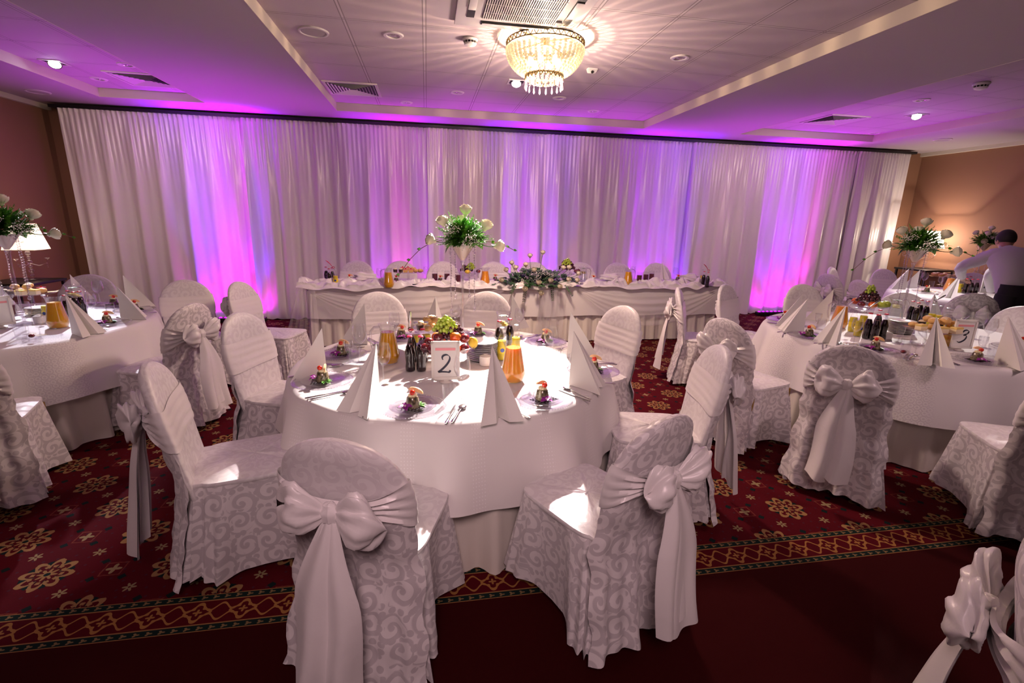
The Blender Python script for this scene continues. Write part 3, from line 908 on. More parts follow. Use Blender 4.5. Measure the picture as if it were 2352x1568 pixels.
def smoke():
    t = thing('smoke_detector', '', 'smoke detector')
    obj('base', G().lathe([(.062,0),(.066,-.010),(.058,-.026)], 28, cap0=False, cap1=False), m_white, t)
    obj('sensor_cage', G().lathe([(.050,-.022),(.050,-.040)], 28, cap0=False, cap1=False), m_dark, t)
    for k in range(12):
        a = 2*pi*k/12; obj('cage_rib', G().tube([(.052*cos(a),.052*sin(a),-.024),(.050*cos(a),.050*sin(a),-.042)], .003, 5), m_white, t)
    obj('cap', G().lathe([(.052,-.040),(.046,-.052),(.025,-.060),(.001,-.062)], 28), m_white, t)
    return t
Z_ = Proto(smoke)
Z_.put((0.392, 4.503, ZT), 'white domed smoke detector left of the chandelier')
Z_.put((5.603, 4.501, ZT), 'shadowed smoke detector in the dark right ceiling recess', scale=1.1)
t = thing('motion_sensor', 'small white wedge-shaped sensor right of the chandelier', 'sensor', None, (1.641, 5.044, ZT))
obj('casing', G().loft([[(-.05,-.03,0),(.05,-.03,0),(.05,.03,0),(-.05,.03,0)],[(-.05,-.03,-.012),(.05,-.03,-.012),(.04,.02,-.035),(-.04,.02,-.035)]], True, True), m_white, t)
obj('lens', G().ball((0,-.01,-.03), .014, 10, 6), m_dark, t)
def sq_spot(loc, lb, mat, tilt):
    t = thing('recessed_spotlight', lb, 'spotlight', None, loc)
    obj('square_frame', G().box(-.095,.095,-.095,-.075,-.008,0).box(-.095,.095,.075,.095,-.008,0).box(-.095,-.075,-.075,.075,-.008,0).box(.075,.095,-.075,.075,-.008,0), m_white, t)
    obj('dark_recess', G().box(-.075,.075,-.075,.075,-.003,-.0005), m_dark, t)
    g = G().lathe([(.060,.012),(.064,-.012),(.058,-.030),(.050,-.030)], 24, cap0=True, cap1=False); g.xform(Matrix.Rotation(tilt[0],4,'X') @ Matrix.Rotation(tilt[1],4,'Y'))
    h = obj('lamp_head', g, m_silver, t)
    g = G().ball((0,0,-.026), .052, 20, 8, 1,1,.25); g.xform(Matrix.Rotation(tilt[0],4,'X') @ Matrix.Rotation(tilt[1],4,'Y'))
    obj('lamp_lens', g, mat, h)
sq_spot((1.0,5.69,ZT-.0), 'lit square recessed spotlight half hidden behind the chandelier drops', m_spotw, (-.5,.1))
sq_spot((-3.72,6.2,ZT), 'bright white square recessed spotlight in the left ceiling recess', m_spot, (-.6,-.25))
sq_spot((6.41,5.88,ZT), 'bright bluish square recessed spotlight in the right ceiling recess', m_spot, (-.6,.4))

# ------------------------------------------------------------------ table lamps at the side walls
def pyramid_lamp(loc, lb, rz=0, s=1.0, crystal=True):
    t = thing('table_lamp', lb, 'lamp', None, loc, rz); t.scale = (s,)*3
    m_sh = Mat('lamp_shade_fabric', color=(.95,.85,.72), rough=.7, emi=2.2, ecol=(1.0,.80,.62)).see_through(.45).m
    g = G(); ring = lambda a,z: [(-a,-a,z),(a,-a,z),(a,a,z),(-a,a,z)]
    g.loft([ring(.155,.36), ring(.095,.66)]); obj('lamp_shade', g, m_sh, t, smooth=False)
    g = G()
    for a,z in ((.155,.36),(.095,.66)): 
        r_ = ring(a,z)+[ring(a,z)[0]]; g.tube(r_, .004, 6)
    obj('shade_trim', g, m_icing, t)
    obj('lamp_base', G().lathe([(.075,0),(.078,.012),(.06,.022),(.02,.03)], 24), m_cutglass, t)
    g = G()
    for k in range(6): g.ball((0,0,.06+.052*k), .028 if k % 2 else .020, 12, 8)
    obj('crystal_column', g, m_cutglass, t)
    g = G()
    for k in range(3):
        a = 2*pi*k/3+.3; g.tube([(0,0,.20),(.08*cos(a),.08*sin(a),.17),(.15*cos(a),.15*sin(a),.20),(.16*cos(a),.16*sin(a),.26)], .005, 6)
        g.lathe([(.004,.24),(.030,.262),(.020,.264)], 14, (.16*cos(a),.16*sin(a),0))
        for j in range(3): g.ball((.15*cos(a+.1*j),.15*sin(a+.1*j),.20-.025*j), .008, 6, 4)
    obj('crystal_arm', g, m_cutglass, t)
    obj('bulb', G().ball((0,0,.50), .03, 12, 8, 1,1,1.3), m_bulb, t)
def console(x0, x1, y0, y1, h, lb):
    t = thing('console_table', lb, 'side table', None, ((x0+x1)/2,(y0+y1)/2,0)); w, d = (x1-x0)/2, (y1-y0)/2
    obj('tabletop', G().box(-w,w,-d,d,h-.03,h,.005), m_black, t)
    for sx in (-1,1):
        for sy in (-1,1): obj('leg', G().box(sx*(w-.03)-.014,sx*(w-.03)+.014,sy*(d-.03)-.014,sy*(d-.03)+.014,0,h-.03), m_black, t)
console(-5.02,-4.46,6.3,6.9,.76,'narrow black console table against the brown left wall under the lamp')
pyramid_lamp((-4.66,6.66,.76), 'glowing table lamp with a square tapered shade and crystal arms by the left wall', .1)
console(8.50,9.12,7.0,7.6,.90,'black console table against the right wall, mostly behind the roses')
pyramid_lamp((8.80,7.30,.90), 'bright square-shaded lamp half hidden behind roses by the right wall', 0, 1.0)

# ------------------------------------------------------------------ tableware prototypes (all stand on z = 0)
def lathe_thing(name, cat, prof, mat, seg=28, extra=None, closed=True):
    def b():
        if extra is None:
            o = obj(name, G().lathe(prof, seg, cap1=closed), mat); return tag(o, '', cat)
        t = thing(name, '', cat); extra(t); return t
    return Proto(b)
def wineglass(h=.21, r=.040, bowl=.105, rim=.032, wine=None):
    def b():
        t = thing('wine_glass', '', 'wine glass')
        hs = h-bowl
        obj('bowl', G().lathe([(.004,hs),(.014,hs+.004),(r*.72,hs+.022),(r*.95,hs+.042),(r,hs+.060),(r*.95,hs+.082),(rim,h),(rim-.0015,h),(r*.95-.0015,hs+.082),(r-.0015,hs+.060),(r*.93-.001,hs+.042),(r*.7,hs+.023),(.003,hs+.007)], 28, cap1=False), m_glass, t)
        obj('stem', G().lathe([(.009,.004),(.0045,.012),(.0035,.03),(.0035,hs-.012),(.006,hs)], 12), m_cutglass, t)
        obj('foot', G().lathe([(.036,0),(.037,.0015),(.020,.004),(.008,.007)], 28), m_glass, t)
        return t
    return Proto(b)
GW = wineglass(.225,.042,.115,.033)
GS = wineglass(.125,.027,.075,.025)
def tumb():
    return tag(obj('tumbler', G().lathe([(.027,0),(.029,.002),(.033,.095),(.0315,.095),(.0275,.008),(.001,.007)], 28, cap1=False), m_glass), '', 'drinking glass')
TU = Proto(tumb)
def plate():
    t = thing('charger_plate', '', 'plate')
    rim = obj('plate_body', G().lathe([(.09,.003),(.098,.001),(.11,.006),(.150,.013),(.153,.015),(.150,.0165),(.11,.0105),(.095,.006),(.001,.006)], 56, cap0=True), m_cutglass, t)
    g = G()
    for k in range(64):
        a = 2*pi*k/64; g.ball((.146*cos(a), .146*sin(a), .0155), .0036, 6, 4)
    obj('beaded_rim', g, m_cutglass, t); return t
CP = Proto(plate)
SP = Proto(lambda: tag(obj('starter_plate', G().lathe([(.06,.0),(.066,.0),(.075,.004),(.105,.010),(.107,.0115),(.105,.0125),(.074,.0065),(.064,.0030),(.001,.0030)], 48, cap0=True), m_cutglass), '', 'plate'))
def starter():
    t = thing('aspic_starter', '', 'food')
    obj('aspic_mould', G().lathe([(.033,0),(.034,.003),(.031,.025),(.026,.048),(.022,.052),(.001,.053)], 24), m_aspic, t)
    g = G()
    for k in range(9):
        a = 2*pi*k/9; g.ball((.013*cos(a),.013*sin(a),.057), .0075, 8, 6, 1,1,1.2)
    g.ball((0,0,.060), .010, 10, 6); obj('cream_rosette', g, m_mayo, t)
    obj('cherry_tomato', G().ball((.004,-.010,.073), .0135, 16, 10, 1,1,.95), m_tomato, t)
    g = G(); rows = []
    for s_ in (-1,1):
        r_ = []
        for k in range(13):
            a = pi*k/12; q = .036
            r_.append((-.006+q*cos(a), .008+s_*.004, .070+q*.55*sin(a)))
        rows.append(r_)
    g.quadgrid(rows); g.poly_prism([(0,0)],0,0) if False else None
    ar = [(-.006+.036*cos(pi*k/12), .070+.020*sin(pi*k/12)) for k in range(13)]
    b0 = len(g.v); g.v += [(x,.004,z) for x,z in ar] + [(x,.012,z) for x,z in ar]
    g.face(list(range(b0,b0+13))); g.face(list(range(b0+25,b0+12,-1)))
    g.quadgrid([[(ar[0][0],.004,.070),(ar[0][0],.012,.070)],[(ar[-1][0],.004,.070),(ar[-1][0],.012,.070)]])
    g.xform(Matrix.Translation((0,.008,.0)) @ Matrix.Rotation(.22,4,'Y'))
    obj('fruit_slice', g, m_apple, t, angle=30)
    g = G()
    for k in range(5):
        a = 2*pi*k/5+.3; g.leaf((-.018,-.040,.016), (cos(a),sin(a)*.7-.3,.25+.2*sin(a*2)), (0,-.3,1), .034, .026, .3)
    o = obj('orchid_bloom', g, m_orchid, t)
    g = G().ball((-.018,-.044,.020), .006, 8, 5); obj('orchid_throat', g, m_orchid_c, o)
    g = G()
    for k in range(9):
        a = R.uniform(-.4,1.6); g.leaf((.022,.010,.004), (cos(a),sin(a),R.uniform(.1,.6)), (0,0,1), .038, .02, .35)
    obj('salad_leaf', g, m_green, t)
    g = G()
    for k in range(6): g.tube([(-.055+.016*k,.03,.0035),(-.030+.016*k,-.055,.0035)], .0016, 4)
    for k in range(5): g.tube([(-.06,.02-.014*k,.004),(.055,.0-.014*k,.004)], .0014, 4)
    obj('sauce_lattice', g, m_cola, t)
    return t
ST = Proto(starter)
def knife_():
    t = thing('table_knife', '', 'knife')
    obj('handle', G().tube([(0,-.105,.005),(0,-.095,.005),(0,-.05,.005),(0,-.01,.004)], [.004,.0075,.006,.0045], 8, flat=.55), m_silver, t)
    rows = [[(-.0075*w,y,.0042),(0,y,.0052),(.006*w,y,.0042)] for y,w in ((-.012,.5),(0,.9),(.05,1.1),(.09,1),(.112,.5),(.118,.05))]
    obj('blade', G().quadgrid(rows).quadgrid([[(x,y,.0025) for x,y,z in r] for r in rows], flip=True), m_silver, t); return t
def spoon_():
    t = thing('table_spoon', '', 'spoon')
    obj('handle', G().tube([(0,-.10,.004),(0,-.09,.004),(0,-.04,.005),(0,.03,.008),(0,.05,.006)], [.004,.0085,.005,.0028,.003], 8, flat=.4), m_silver, t)
    obj('spoon_bowl', G().ball((0,.075,.008), .019, 18, 10, 1,1.45,.35), m_silver, t); return t
def fork_():
    t = thing('table_fork', '', 'fork')
    obj('handle', G().tube([(0,-.10,.004),(0,-.09,.004),(0,-.04,.005),(0,.02,.008),(0,.04,.006)], [.004,.0085,.005,.0028,.005], 8, flat=.4), m_silver, t)
    g = G().quadgrid([[(-.004,.036,.006),(.004,.036,.006)],[(-.0125,.052,.005),(.0125,.052,.005)],[(-.0125,.062,.006),(.0125,.062,.006)]])
    for k in range(4): g.tube([(-.0105+.007*k,.060,.006),(-.0105+.007*k,.085,.007),(-.0095+.0065*k,.105,.009)], [.0020,.0018,.0008], 5)
    obj('tines', g, m_silver, t); return t
KN, SN, FK = Proto(knife_), Proto(spoon_), Proto(fork_)
def napkin_(seed=1, h=.27):
    def b():
        rr = random.Random(seed)
        A = Vector((.0,.052,h)); Cb = Vector((0,.062,0)); Lq = Vector((-.088,-.105,0)); Rq = Vector((.088,-.105,0)); Gv = Vector((.004,-.035,0)); Lf = Vector((-.022,-.095,0)); Rf = Vector((.030,-.098,0))
        def tri(g, a, b_, c, bulge, n=8):
            nn = (b_-a).cross(c-a).normalized(); rows = []
            for i in range(n+1):
                t = i/n; r = []
                for k in range(n+1):
                    u = k/n; p = a.lerp(b_.lerp(c,u), max(t,.002)); r.append(tuple(p + nn*bulge*sin(pi*u)*t*(1.1-t*.5)))
                rows.append(r)
            g.quadgrid(rows)
        t = thing('folded_napkin', '', 'napkin')
        g = G(); tri(g, A, Cb, Lq, -.006); tri(g, A, Lq, Lf, -.004); tri(g, A, Lf, Gv, .003)
        obj('left_leaf', g, m_paper, t, angle=25)
        g = G(); tri(g, A, Gv, Rf, .003); tri(g, A, Rf, Rq, -.004); tri(g, A, Rq, Cb, -.006)
        obj('right_leaf', g, m_paper, t, angle=25)
        return t
    return Proto(b)
NP = napkin_()
def cola_():
    t = thing('soda_bottle', '', 'bottle')
    pr = [(.026,0),(.029,.004),(.0285,.03),(.0255,.045),(.027,.07),(.0295,.095),(.0285,.112),(.022,.138),(.0150,.160),(.0125,.178),(.0125,.195)]
    obj('glass_body', G().lathe(pr+[(.0135,.197),(.0135,.203)], 24), m_glass, t)
    obj('cola_fill', G().lathe([(max(r-.0015,.001),z+.003) for r,z in pr if z < .15]+[(.014,.157),(.001,.157)], 24), m_cola, t)
    g = G(); n = 42
    g.loft([[( (.0150+(.0012 if k % 2 else 0))*cos(2*pi*k/n), (.0150+(.0012 if k % 2 else 0))*sin(2*pi*k/n), .198) for k in range(n)],[(.0142*cos(2*pi*k/n),.0142*sin(2*pi*k/n),.204) for k in range(n)],[(.011*cos(2*pi*k/n),.011*sin(2*pi*k/n),.206) for k in range(n)]], True, True)
    obj('bottle_cap', g, m_red, t); return t
def lemon_(lab=True):
    t = thing('soda_bottle', '', 'bottle')
    pr = [(.026,0),(.0285,.004),(.0285,.11),(.022,.138),(.0150,.160),(.0125,.178),(.0125,.195)]
    obj('glass_body', G().lathe(pr+[(.0135,.197),(.0135,.203)], 24), m_glass, t)
    obj('drink_fill', G().lathe([(r-.0015,z+.003) for r,z in pr if z < .12]+[(.026,.122),(.001,.122)], 24), m_lemon, t)
    obj('bottle_label', G().lathe([(.0288,.045),(.0288,.085)], 28, cap0=False, cap1=False), P('yellow_label', (.80,.62,.03), .5), t)
    g = G().ball((0,-.0288,.066), .013, 16, 8, 1,.12,1); obj('label_badge', g, P('blue_badge', (.03,.06,.25), .5), t)
    obj('bottle_cap', G().lathe([(.0150,.197),(.0145,.204),(.011,.206)], 24), m_whitecap, t); return t
CB, LB = Proto(cola_), Proto(lemon_)
def jug_(fill, level=.62, extra=None):
    def b():
        t = thing('juice_jug', '', 'jug')
        pr = [(.050,0),(.056,.004),(.068,.045),(.064,.065),(.052,.13),(.043,.185),(.045,.21),(.054,.235)]
        n = 32; rings = []
        for r, z in pr + [(r-.002, z) for r, z in reversed(pr[1:])] + [(.001,.006)]:
            ring = []
            for k in range(n):
                a = 2*pi*k/n; lip = max(0, cos(a-pi))**6*max(0,(z-.19)/.045)*.022
                ring.append(((r+lip)*cos(a), (r+lip)*sin(a), z))
            rings.append(ring)
        obj('glass_body', G().loft(rings, True), m_glass, t)
        top = .006 + .225*level
        def ri(z):
            for (r0,z0),(r1,z1) in zip(pr, pr[1:]):
                if z0 <= z <= z1: return r0+(r1-r0)*(z-z0)/(z1-z0)
            return .05
        zs = [.005,.02,.045,.065,.1,.13,.16] ; zs = [z for z in zs if z < top]+[top]
        obj('drink_fill', G().lathe([(ri(z)-.003, z) for z in zs]+[(.001,top+.0002)], 32), fill, t)
        obj('handle', G().tube([(.045,0,.215),(.075,0,.215),(.098,0,.19),(.098,0,.13),(.090,0,.09),(.086,0,.075)], [.008,.008,.0075,.0065,.006,.005], 10), m_crystal, t)
        if extra: extra(t, top)
        return t
    return Proto(b)
def lemon_slices(t, top):
    g = G()
    for k in range(3): g.lathe([(.028,0),(.028,.004)], 20, (.01*(k-1),.012*k-.01,top-.01-.012*k))
    obj('lemon_slice', g, m_lemonf, t)
    g = G()
    for k in range(8):
        a = k*.9; g.leaf((.0,0,top+.03), (cos(a),sin(a),.5), (0,0,1), .035, .022, .3)
    obj('mint_sprig', g, m_green, t)
JO, JY, JW = jug_(m_orange, .80), jug_(m_yellow, .80), jug_(m_water, .75, lemon_slices)
def dessert_plate():
    t = thing('dessert_plate', '', 'plate')
    obj('plate_body', G().lathe([(.05,0),(.055,0),(.07,.006),(.094,.013),(.096,.0145),(.094,.0150),(.07,.008),(.05,.003),(.001,.003)], 40), m_china, t)
    obj('grey_band', G().lathe([(.094,.0125),(.0967,.0140),(.0967,.0146),(.094,.0152)], 40, cap0=False, cap1=False), m_platerim, t)
    return t
DP = Proto(dessert_plate)
def sugar():
    t = thing('sugar_bowl', '', 'sugar bowl')
    obj('pot', G().lathe([(.034,0),(.037,.003),(.038,.045),(.036,.050)], 30), m_china, t)
    obj('lid', G().lathe([(.036,.050),(.036,.054),(.022,.062),(.012,.064),(.014,.068),(.001,.070)], 30), m_china, t); return t
SB = Proto(sugar)
def standbowl(r=.17, h=.11):
    def b():
        t = thing('footed_glass_bowl', '', 'fruit bowl')
        obj('foot', G().lathe([(.065,0),(.067,.004),(.03,.014),(.014,.03),(.013,.06),(.022,h-.03)], 28), m_cutglass, t)
        n = 48; rings = []
        for q, z in ((.15,h-.03),(.45,h-.022),(.75,h),(.92,h+.022),(1.0,h+.042),(.985,h+.043),(.9,h+.026),(.7,h+.004),(.4,h-.016),(.02,h-.02)):
            rings.append([(r*q*(1+.02*(k%2)*(q>.5))*cos(2*pi*k/n), r*q*(1+.02*(k%2)*(q>.5))*sin(2*pi*k/n), z) for k in range(n)])
        obj('bowl', G().loft(rings, True), m_cutglass, t, angle=20); return t
    return Proto(b)
FB = standbowl()
def cakestand(r=.15, h=.10):
    def b():
        t = thing('glass_cake_stand', '', 'cake stand')
        obj('foot', G().lathe([(.06,0),(.062,.004),(.02,.014),(.012,.04),(.014,h-.012),(.03,h-.004)], 26), m_cutglass, t)
        obj('plate', G().lathe([(.03,h-.004),(r*.9,h-.003),(r,h+.006),(r-.002,h+.008),(r*.9,h+.001),(.001,h)], 44), m_cutglass, t); return t
    return Proto(b)
CS = cakestand()
def fruit(name, mat, r, sz=.92, dimple=True):
    def b():
        t = thing(name, '', 'fruit')
        obj('fruit_body', G().ball((0,0,r*sz), r, 20, 14, 1,1,sz, (lambda d: 1-.10*max(0,d.z)**6)), mat, t)
        obj('fruit_stem', G().tube([(0,0,r*sz*1.85),(.002,0,r*sz*1.85+.010)], .0015, 5), m_vine, t); return t
    return Proto(b)
PL, NE, GA = fruit('plum', m_plum, .030), fruit('nectarine', m_peach, .034), fruit('green_apple', m_gapple, .036)
LM = Proto(lambda: tag(obj('lemon', G().ball((0,0,.028), .028, 18, 12, 1.3,1,1, lambda d: 1+.12*abs(d.x)**8), m_lemonf), '', 'fruit'))
def grapes(mat, n, rx, ry, rz, seed):
    def b():
        rr = random.Random(seed); g = G(); pts = []
        tries = 0
        while len(pts) < n and tries < 6000:
            tries += 1
            a = rr.uniform(0,2*pi); e = rr.uniform(.15,1)
            p = Vector((rx*sqrt_(e)*cos(a)*rr.uniform(.3,1), ry*sqrt_(e)*sin(a)*rr.uniform(.3,1), rz*(1-e)*1.3+rr.uniform(0,.02)))
            if all((p-q).length > .0165 for q in pts): pts.append(p)
        for p in pts: g.ball(tuple(p+Vector((0,0,.011))), .0115, 10, 7, 1,1,1.12)
        t = thing('grape_bunch', '', 'grapes'); obj('grape_cluster', g, mat, t)
        obj('grape_stalk', G().tube([(0,0,rz*1.2),(.01,0,rz*1.4+.012),(.03,-.01,rz*1.3+.02)], .002, 5), m_stem, t)
        for p in pts[:7]: pass
        return t
    return Proto(b)
sqrt_ = math.sqrt
GG, GR = grapes(m_grapeG, 46, .065, .05, .055, 3), grapes(m_grapeR, 70, .10, .075, .06, 4)
def cake_(kind):
    def b():
        t = thing('small_cake', '', 'cake')
        if kind == 0:
            obj('sponge', G().box(-.024,.024,-.024,.024,0,.030,.003), m_sponge, t); obj('pink_icing', G().box(-.0245,.0245,-.0245,.0245,.030,.038,.003), m_pinkicing, t)
            obj('berry', G().ball((0,0,.043), .008, 10, 6), m_tomato, t)
        elif kind == 1:
            obj('chocolate_case', G().lathe([(.020,0),(.025,.034),(.023,.034)], 20), m_choc, t); obj('cream_top', G().ball((0,0,.036), .020, 14, 8, 1,1,.6, lambda d: 1+.08*sin(d.x*20)), m_icing, t)
        elif kind == 2:
            obj('puff', G().ball((0,0,.020), .030, 16, 10, 1.1,1,.7, lambda d: 1+.06*sin(9*d.x+4*d.y)+.05*sin(11*d.z)), m_sponge, t); obj('sugar_dusting', G().ball((0,0,.026), .026, 14, 8, 1.05,.95,.65), m_icing, t)
        else:
            obj('sponge', G().box(-.034,.034,-.022,.022,0,.042,.004), m_icing, t); obj('yellow_icing', G().box(-.0345,.0345,-.0225,.0225,.030,.046,.004), P('butter_icing', (.85,.62,.18), .4), t)
        return t
    return Proto(b)
CK = [cake_(k) for k in range(4)]
def opener():
    t = thing('bottle_opener', '', 'bottle opener')
    obj('handle', G().tube([(0,0,0),(0,0,.03),(0,0,.07),(0,0,.095)], [.004,.006,.009,.006], 10, flat=.4), m_chrome, t)
    obj('opener_ring', G().tube([(.014*cos(2*pi*k/16),0,-.014+.014*sin(2*pi*k/16)) for k in range(17)], .003, 6), m_chrome, t); return t
BO = Proto(opener)
def ropener():
    t = thing('bottle_opener', '', 'bottle opener')
    obj('handle', G().tube([(0,0,0),(-.02,0,.03),(-.05,0,.062),(-.075,0,.08)], [.005,.007,.010,.005], 10, flat=.5), P('red_plastic', (.6,.01,.05), .3), t)
    obj('opener_ring', G().tube([(.012+.014*cos(2*pi*k/16),0,-.008+.012*sin(2*pi*k/16)) for k in range(17)], .003, 6), P('red_plastic', (.6,.01,.05), .3), t); return t
RO = Proto(ropener)
def candle():
    t = thing('pillar_candle', '', 'candle')
    obj('metal_stand', G().box(-.045,.045,-.045,.045,.030,.036,.002), m_chrome, t)
    for sx in (-1,1):
        for sy in (-1,1): obj('stand_leg', G().tube([(sx*.038,sy*.038,0),(sx*.038,sy*.038,.032)], .003, 6), m_chrome, t)
    obj('glass_cylinder', G().lathe([(.031,.037),(.033,.038),(.033,.150),(.0315,.150),(.0315,.040)], 28, cap1=False), m_glass, t)
    obj('red_wax', G().lathe([(.030,.040),(.030,.115),(.001,.113)], 26), m_wine, t); return t
CD = Proto(candle)
def pen(pts, nib=.010, ang=.7, z=0, th=.0012):
    """calligraphic stroke: ribbon whose width follows a slanted nib; drawn in the xz plane facing -y"""
    P_ = []
    n = len(pts)
    # smooth the polyline
    for i in range(n-1):
        p0 = pts[max(i-1,0)]; p1 = pts[i]; p2 = pts[i+1]; p3 = pts[min(i+2,n-1)]
        for k in range(6):
            t = k/6
            P_.append(tuple(.5*((2*p1[j]) + (-p0[j]+p2[j])*t + (2*p0[j]-5*p1[j]+4*p2[j]-p3[j])*t*t + (-p0[j]+3*p1[j]-3*p2[j]+p3[j])*t**3) for j in (0,1)))
    P_.append(pts[-1]); a = []; b = []
    for i, p in enumerate(P_):
        q0 = P_[max(i-1,0)]; q1 = P_[min(i+1,len(P_)-1)]; d = Vector((q1[0]-q0[0], q1[1]-q0[1])).normalized(); nn = Vector((-d.y,d.x))
        w = nib*(.18+.82*abs(d.x*sin(ang)+d.y*cos(ang)*-1 if False else d.cross(Vector((cos(ang),sin(ang))))))*.5
        a.append((p[0]+nn.x*w, z, p[1]+nn.y*w)); b.append((p[0]-nn.x*w, z, p[1]-nn.y*w))
    g = G(); g.quadgrid([a,b]); g.quadgrid([[(x,z+th,y) for x,_,y in a],[(x,z+th,y) for x,_,y in b]]); return g
DIG = {'2': [[(-.014,.128),(-.017,.138),(-.012,.147),(.002,.151),(.014,.146),(.018,.134),(.012,.118),(-.004,.098),(-.026,.079),(-.036,.073),(-.02,.074),(0,.073),(.014,.072),(.020,.080)]],
       '3': [[(-.012,.136),(-.004,.146),(.010,.149),(.022,.143),(.020,.132),(.006,.122),(-.004,.118)],[(-.004,.118),(.010,.118),(.016,.108),(.010,.092),(-.006,.079),(-.022,.074),(-.034,.080)]],
       '4': [[(.012,.150),(-.010,.122),(-.034,.098),(-.030,.093),(0,.094),(.026,.096)],[(.012,.150),(.006,.110),(-.002,.070)]]}
def table_sign(loc, rz, digit, lb, lean=.0):
    t = thing('table_number_frame', lb, 'table number', 'table number frames', loc, rz)
    w, z0, z1 = .074, .018, .228
    obj('foot', G().lathe([(.030,0),(.032,.004),(.014,.012),(.010,.022)], 20, (0,.01,0), sq=.8), m_frame, t)
    fr = G().box(-w,w,-.006,.008,z0,z0+.016,.003).box(-w,w,-.006,.008,z1-.016,z1,.003).box(-w,-w+.014,-.006,.008,z0,z1,.003).box(w-.014,w,-.006,.008,z0,z1,.003)
    obj('frame', fr, m_frame, t)
    c = obj('number_card', G().box(-w+.008,w-.008,.000,.004,z0+.010,z1-.010), m_card, t)
    obj('pink_stripe', G().box(-.052,.052,-.0012,.0,z1-.050,z1-.036), m_pink, c)
    if digit:
        g = G()
        for st in DIG[digit]:
            q = pen(st, .0095, 2.4, -.0016); b_ = len(g.v); g.v += q.v; g.f += [[i+b_ for i in f] for f in q.f]; g.uv += q.uv
        g.xform(Matrix.Translation((.002,0,-.026)) @ Matrix.Diagonal((1.12,1,1.2,1)))
        obj('number_digit', g, m_ink, c, smooth=False)
    return t

# ------------------------------------------------------------------ laid places
ZTB = .752
T2, T1, T3, T4 = TB['two'], TB['left'], TB['three'], TB['far']
def laid(tab, xy, where, napkin=True, cutlery=True, spin=0, ds=.92, grp='', plate=True, food=True):
    cx, cy, r = tab; x, y = xy
    a = math.atan2(cy-y, cx-x)                      # towards the table centre
    rz = a - pi/2
    def at(dx, dy): return (x + dx*cos(rz) - dy*sin(rz), y + dx*sin(rz) + dy*cos(rz), ZTB)
    if plate:
        CP.put(at(0,0), 'clear beaded charger plate at '+where, rz, 'glass charger plates')
        SP.put((x, y, ZTB+.0075), 'small clear plate on the charger at '+where, rz, 'starter plates')
    if food: ST.put((x, y, ZTB+.0115), 'aspic starter with orchid at '+where, rz+spin if spin else R.uniform(-.3,.3), 'aspic starters')
    if cutlery:
        KN.put(at(.185,-.03), 'silver knife at '+where, rz+.03, 'silver knives')
        SN.put(at(.215,-.02), 'silver spoon at '+where, rz-.04, 'silver spoons')
        FK.put(at(-.185,-.03), 'silver fork at '+where, rz+.05, 'silver forks')
    return rz
laid(T2, (-0.546, 2.494), 'the left place of the front centre table', spin=-.35)
laid(T2, (-0.078, 2.082), 'the front left place of the front centre table', spin=-.1)
laid(T2, (0.531, 2.110), 'the front right place of the front centre table', spin=.1)
laid(T2, (0.930, 2.521), 'the right place of the front centre table', spin=-1.6)
laid(T2, (0.812, 3.209), 'the back right place of the front centre table', spin=-2.4)
laid(T2, (0.362, 3.469), 'the far place of the front centre table', spin=3.0)
laid(T2, (-0.193, 3.419), 'the place behind the amber jug, front centre table', spin=3.1)
laid(T2, (-0.535, 3.006), 'the back left place of the front centre table', spin=1.5)
def nap(tab, x, y, lb, h=1.0, extra=0):
    cx, cy, r = tab; a = math.atan2(cy-y, cx-x) - pi/2
    NP.put((x, y, ZTB), lb, a+extra, 'folded white napkins', h)
nap(T2, -0.605, 2.601, 'tall peaked napkin at the left rim behind the left starter, front centre table', 1.0, -.35)
nap(T2, -0.270, 2.134, 'peaked napkin left of the front fork with its fold facing us, front centre table', 1.08, -.15)
nap(T2, 0.286, 1.991, 'peaked napkin standing between the two front plates of the front centre table', 1.12, 0)
nap(T2, 0.788, 2.296, 'peaked napkin at right in front of the right starter, front centre table', 1.1, .2)
nap(T2, 0.931, 2.864, 'taller peaked napkin at the back right rim of the front centre table', 1.1, .25)
nap(T2, -0.457, 3.319, 'peaked napkin behind the large wine glass at back left, front centre table', 1.05, -.1)
nap(T2, 0.053, 3.772, 'napkin tip showing above the cakes at the far side, front centre table', .95)
nap(T2, 0.667, 3.665, 'napkin behind the lemon water jug, front centre table', 1.05)
W = 'of the front centre table'
for (x, y), lb, s in (((-0.402, 2.858),'large empty wine glass left of the yellow juice jug',1.02), ((-0.232, 2.408),'wine glass just behind the front left napkin',1.0), ((0.153, 2.179),'wine glass right of the number 2 sign',.96),
   ((0.522, 2.353),'wine glass right of the orange juice jug',1.02), ((0.729, 2.748),'wine glass in front of the back right starter',.98), ((-0.231, 3.336),'glass rim behind the yellow juice jug handle',.92), ((0.206, 3.609),'wine glass behind the cakes beside the vase stem',.92), ((0.671, 3.458),'wine glass behind the lemonade bottles',.9)):
    GW.put((x, y, ZTB), lb+' '+W, group='wine glasses', scale=s)
for (x, y), lb in (((0.153, 2.058),'little stemmed glass in front of the number 2 sign'), ((-0.468, 2.864),'little stemmed glass behind the left plate'), ((0.566, 2.210),'little stemmed glass behind the front right starter'), ((0.760, 2.690),'little stemmed glass between the right wine glass and napkin')):
    GS.put((x, y, ZTB), lb+' '+W, group='small stemmed glasses')
for (x, y), lb in (((0.088, 2.119),'clear tumbler below the number 2 sign'), ((-0.325, 2.472),'clear tumbler left behind the front left napkin'), ((-0.438, 2.861),'clear tumbler beside the left starter'), ((0.569, 2.320),'clear tumbler behind the front right starter'), ((0.791, 2.625),'clear tumbler left of the right napkin')):
    TU.put((x, y, ZTB), lb+' '+W, group='tumblers')
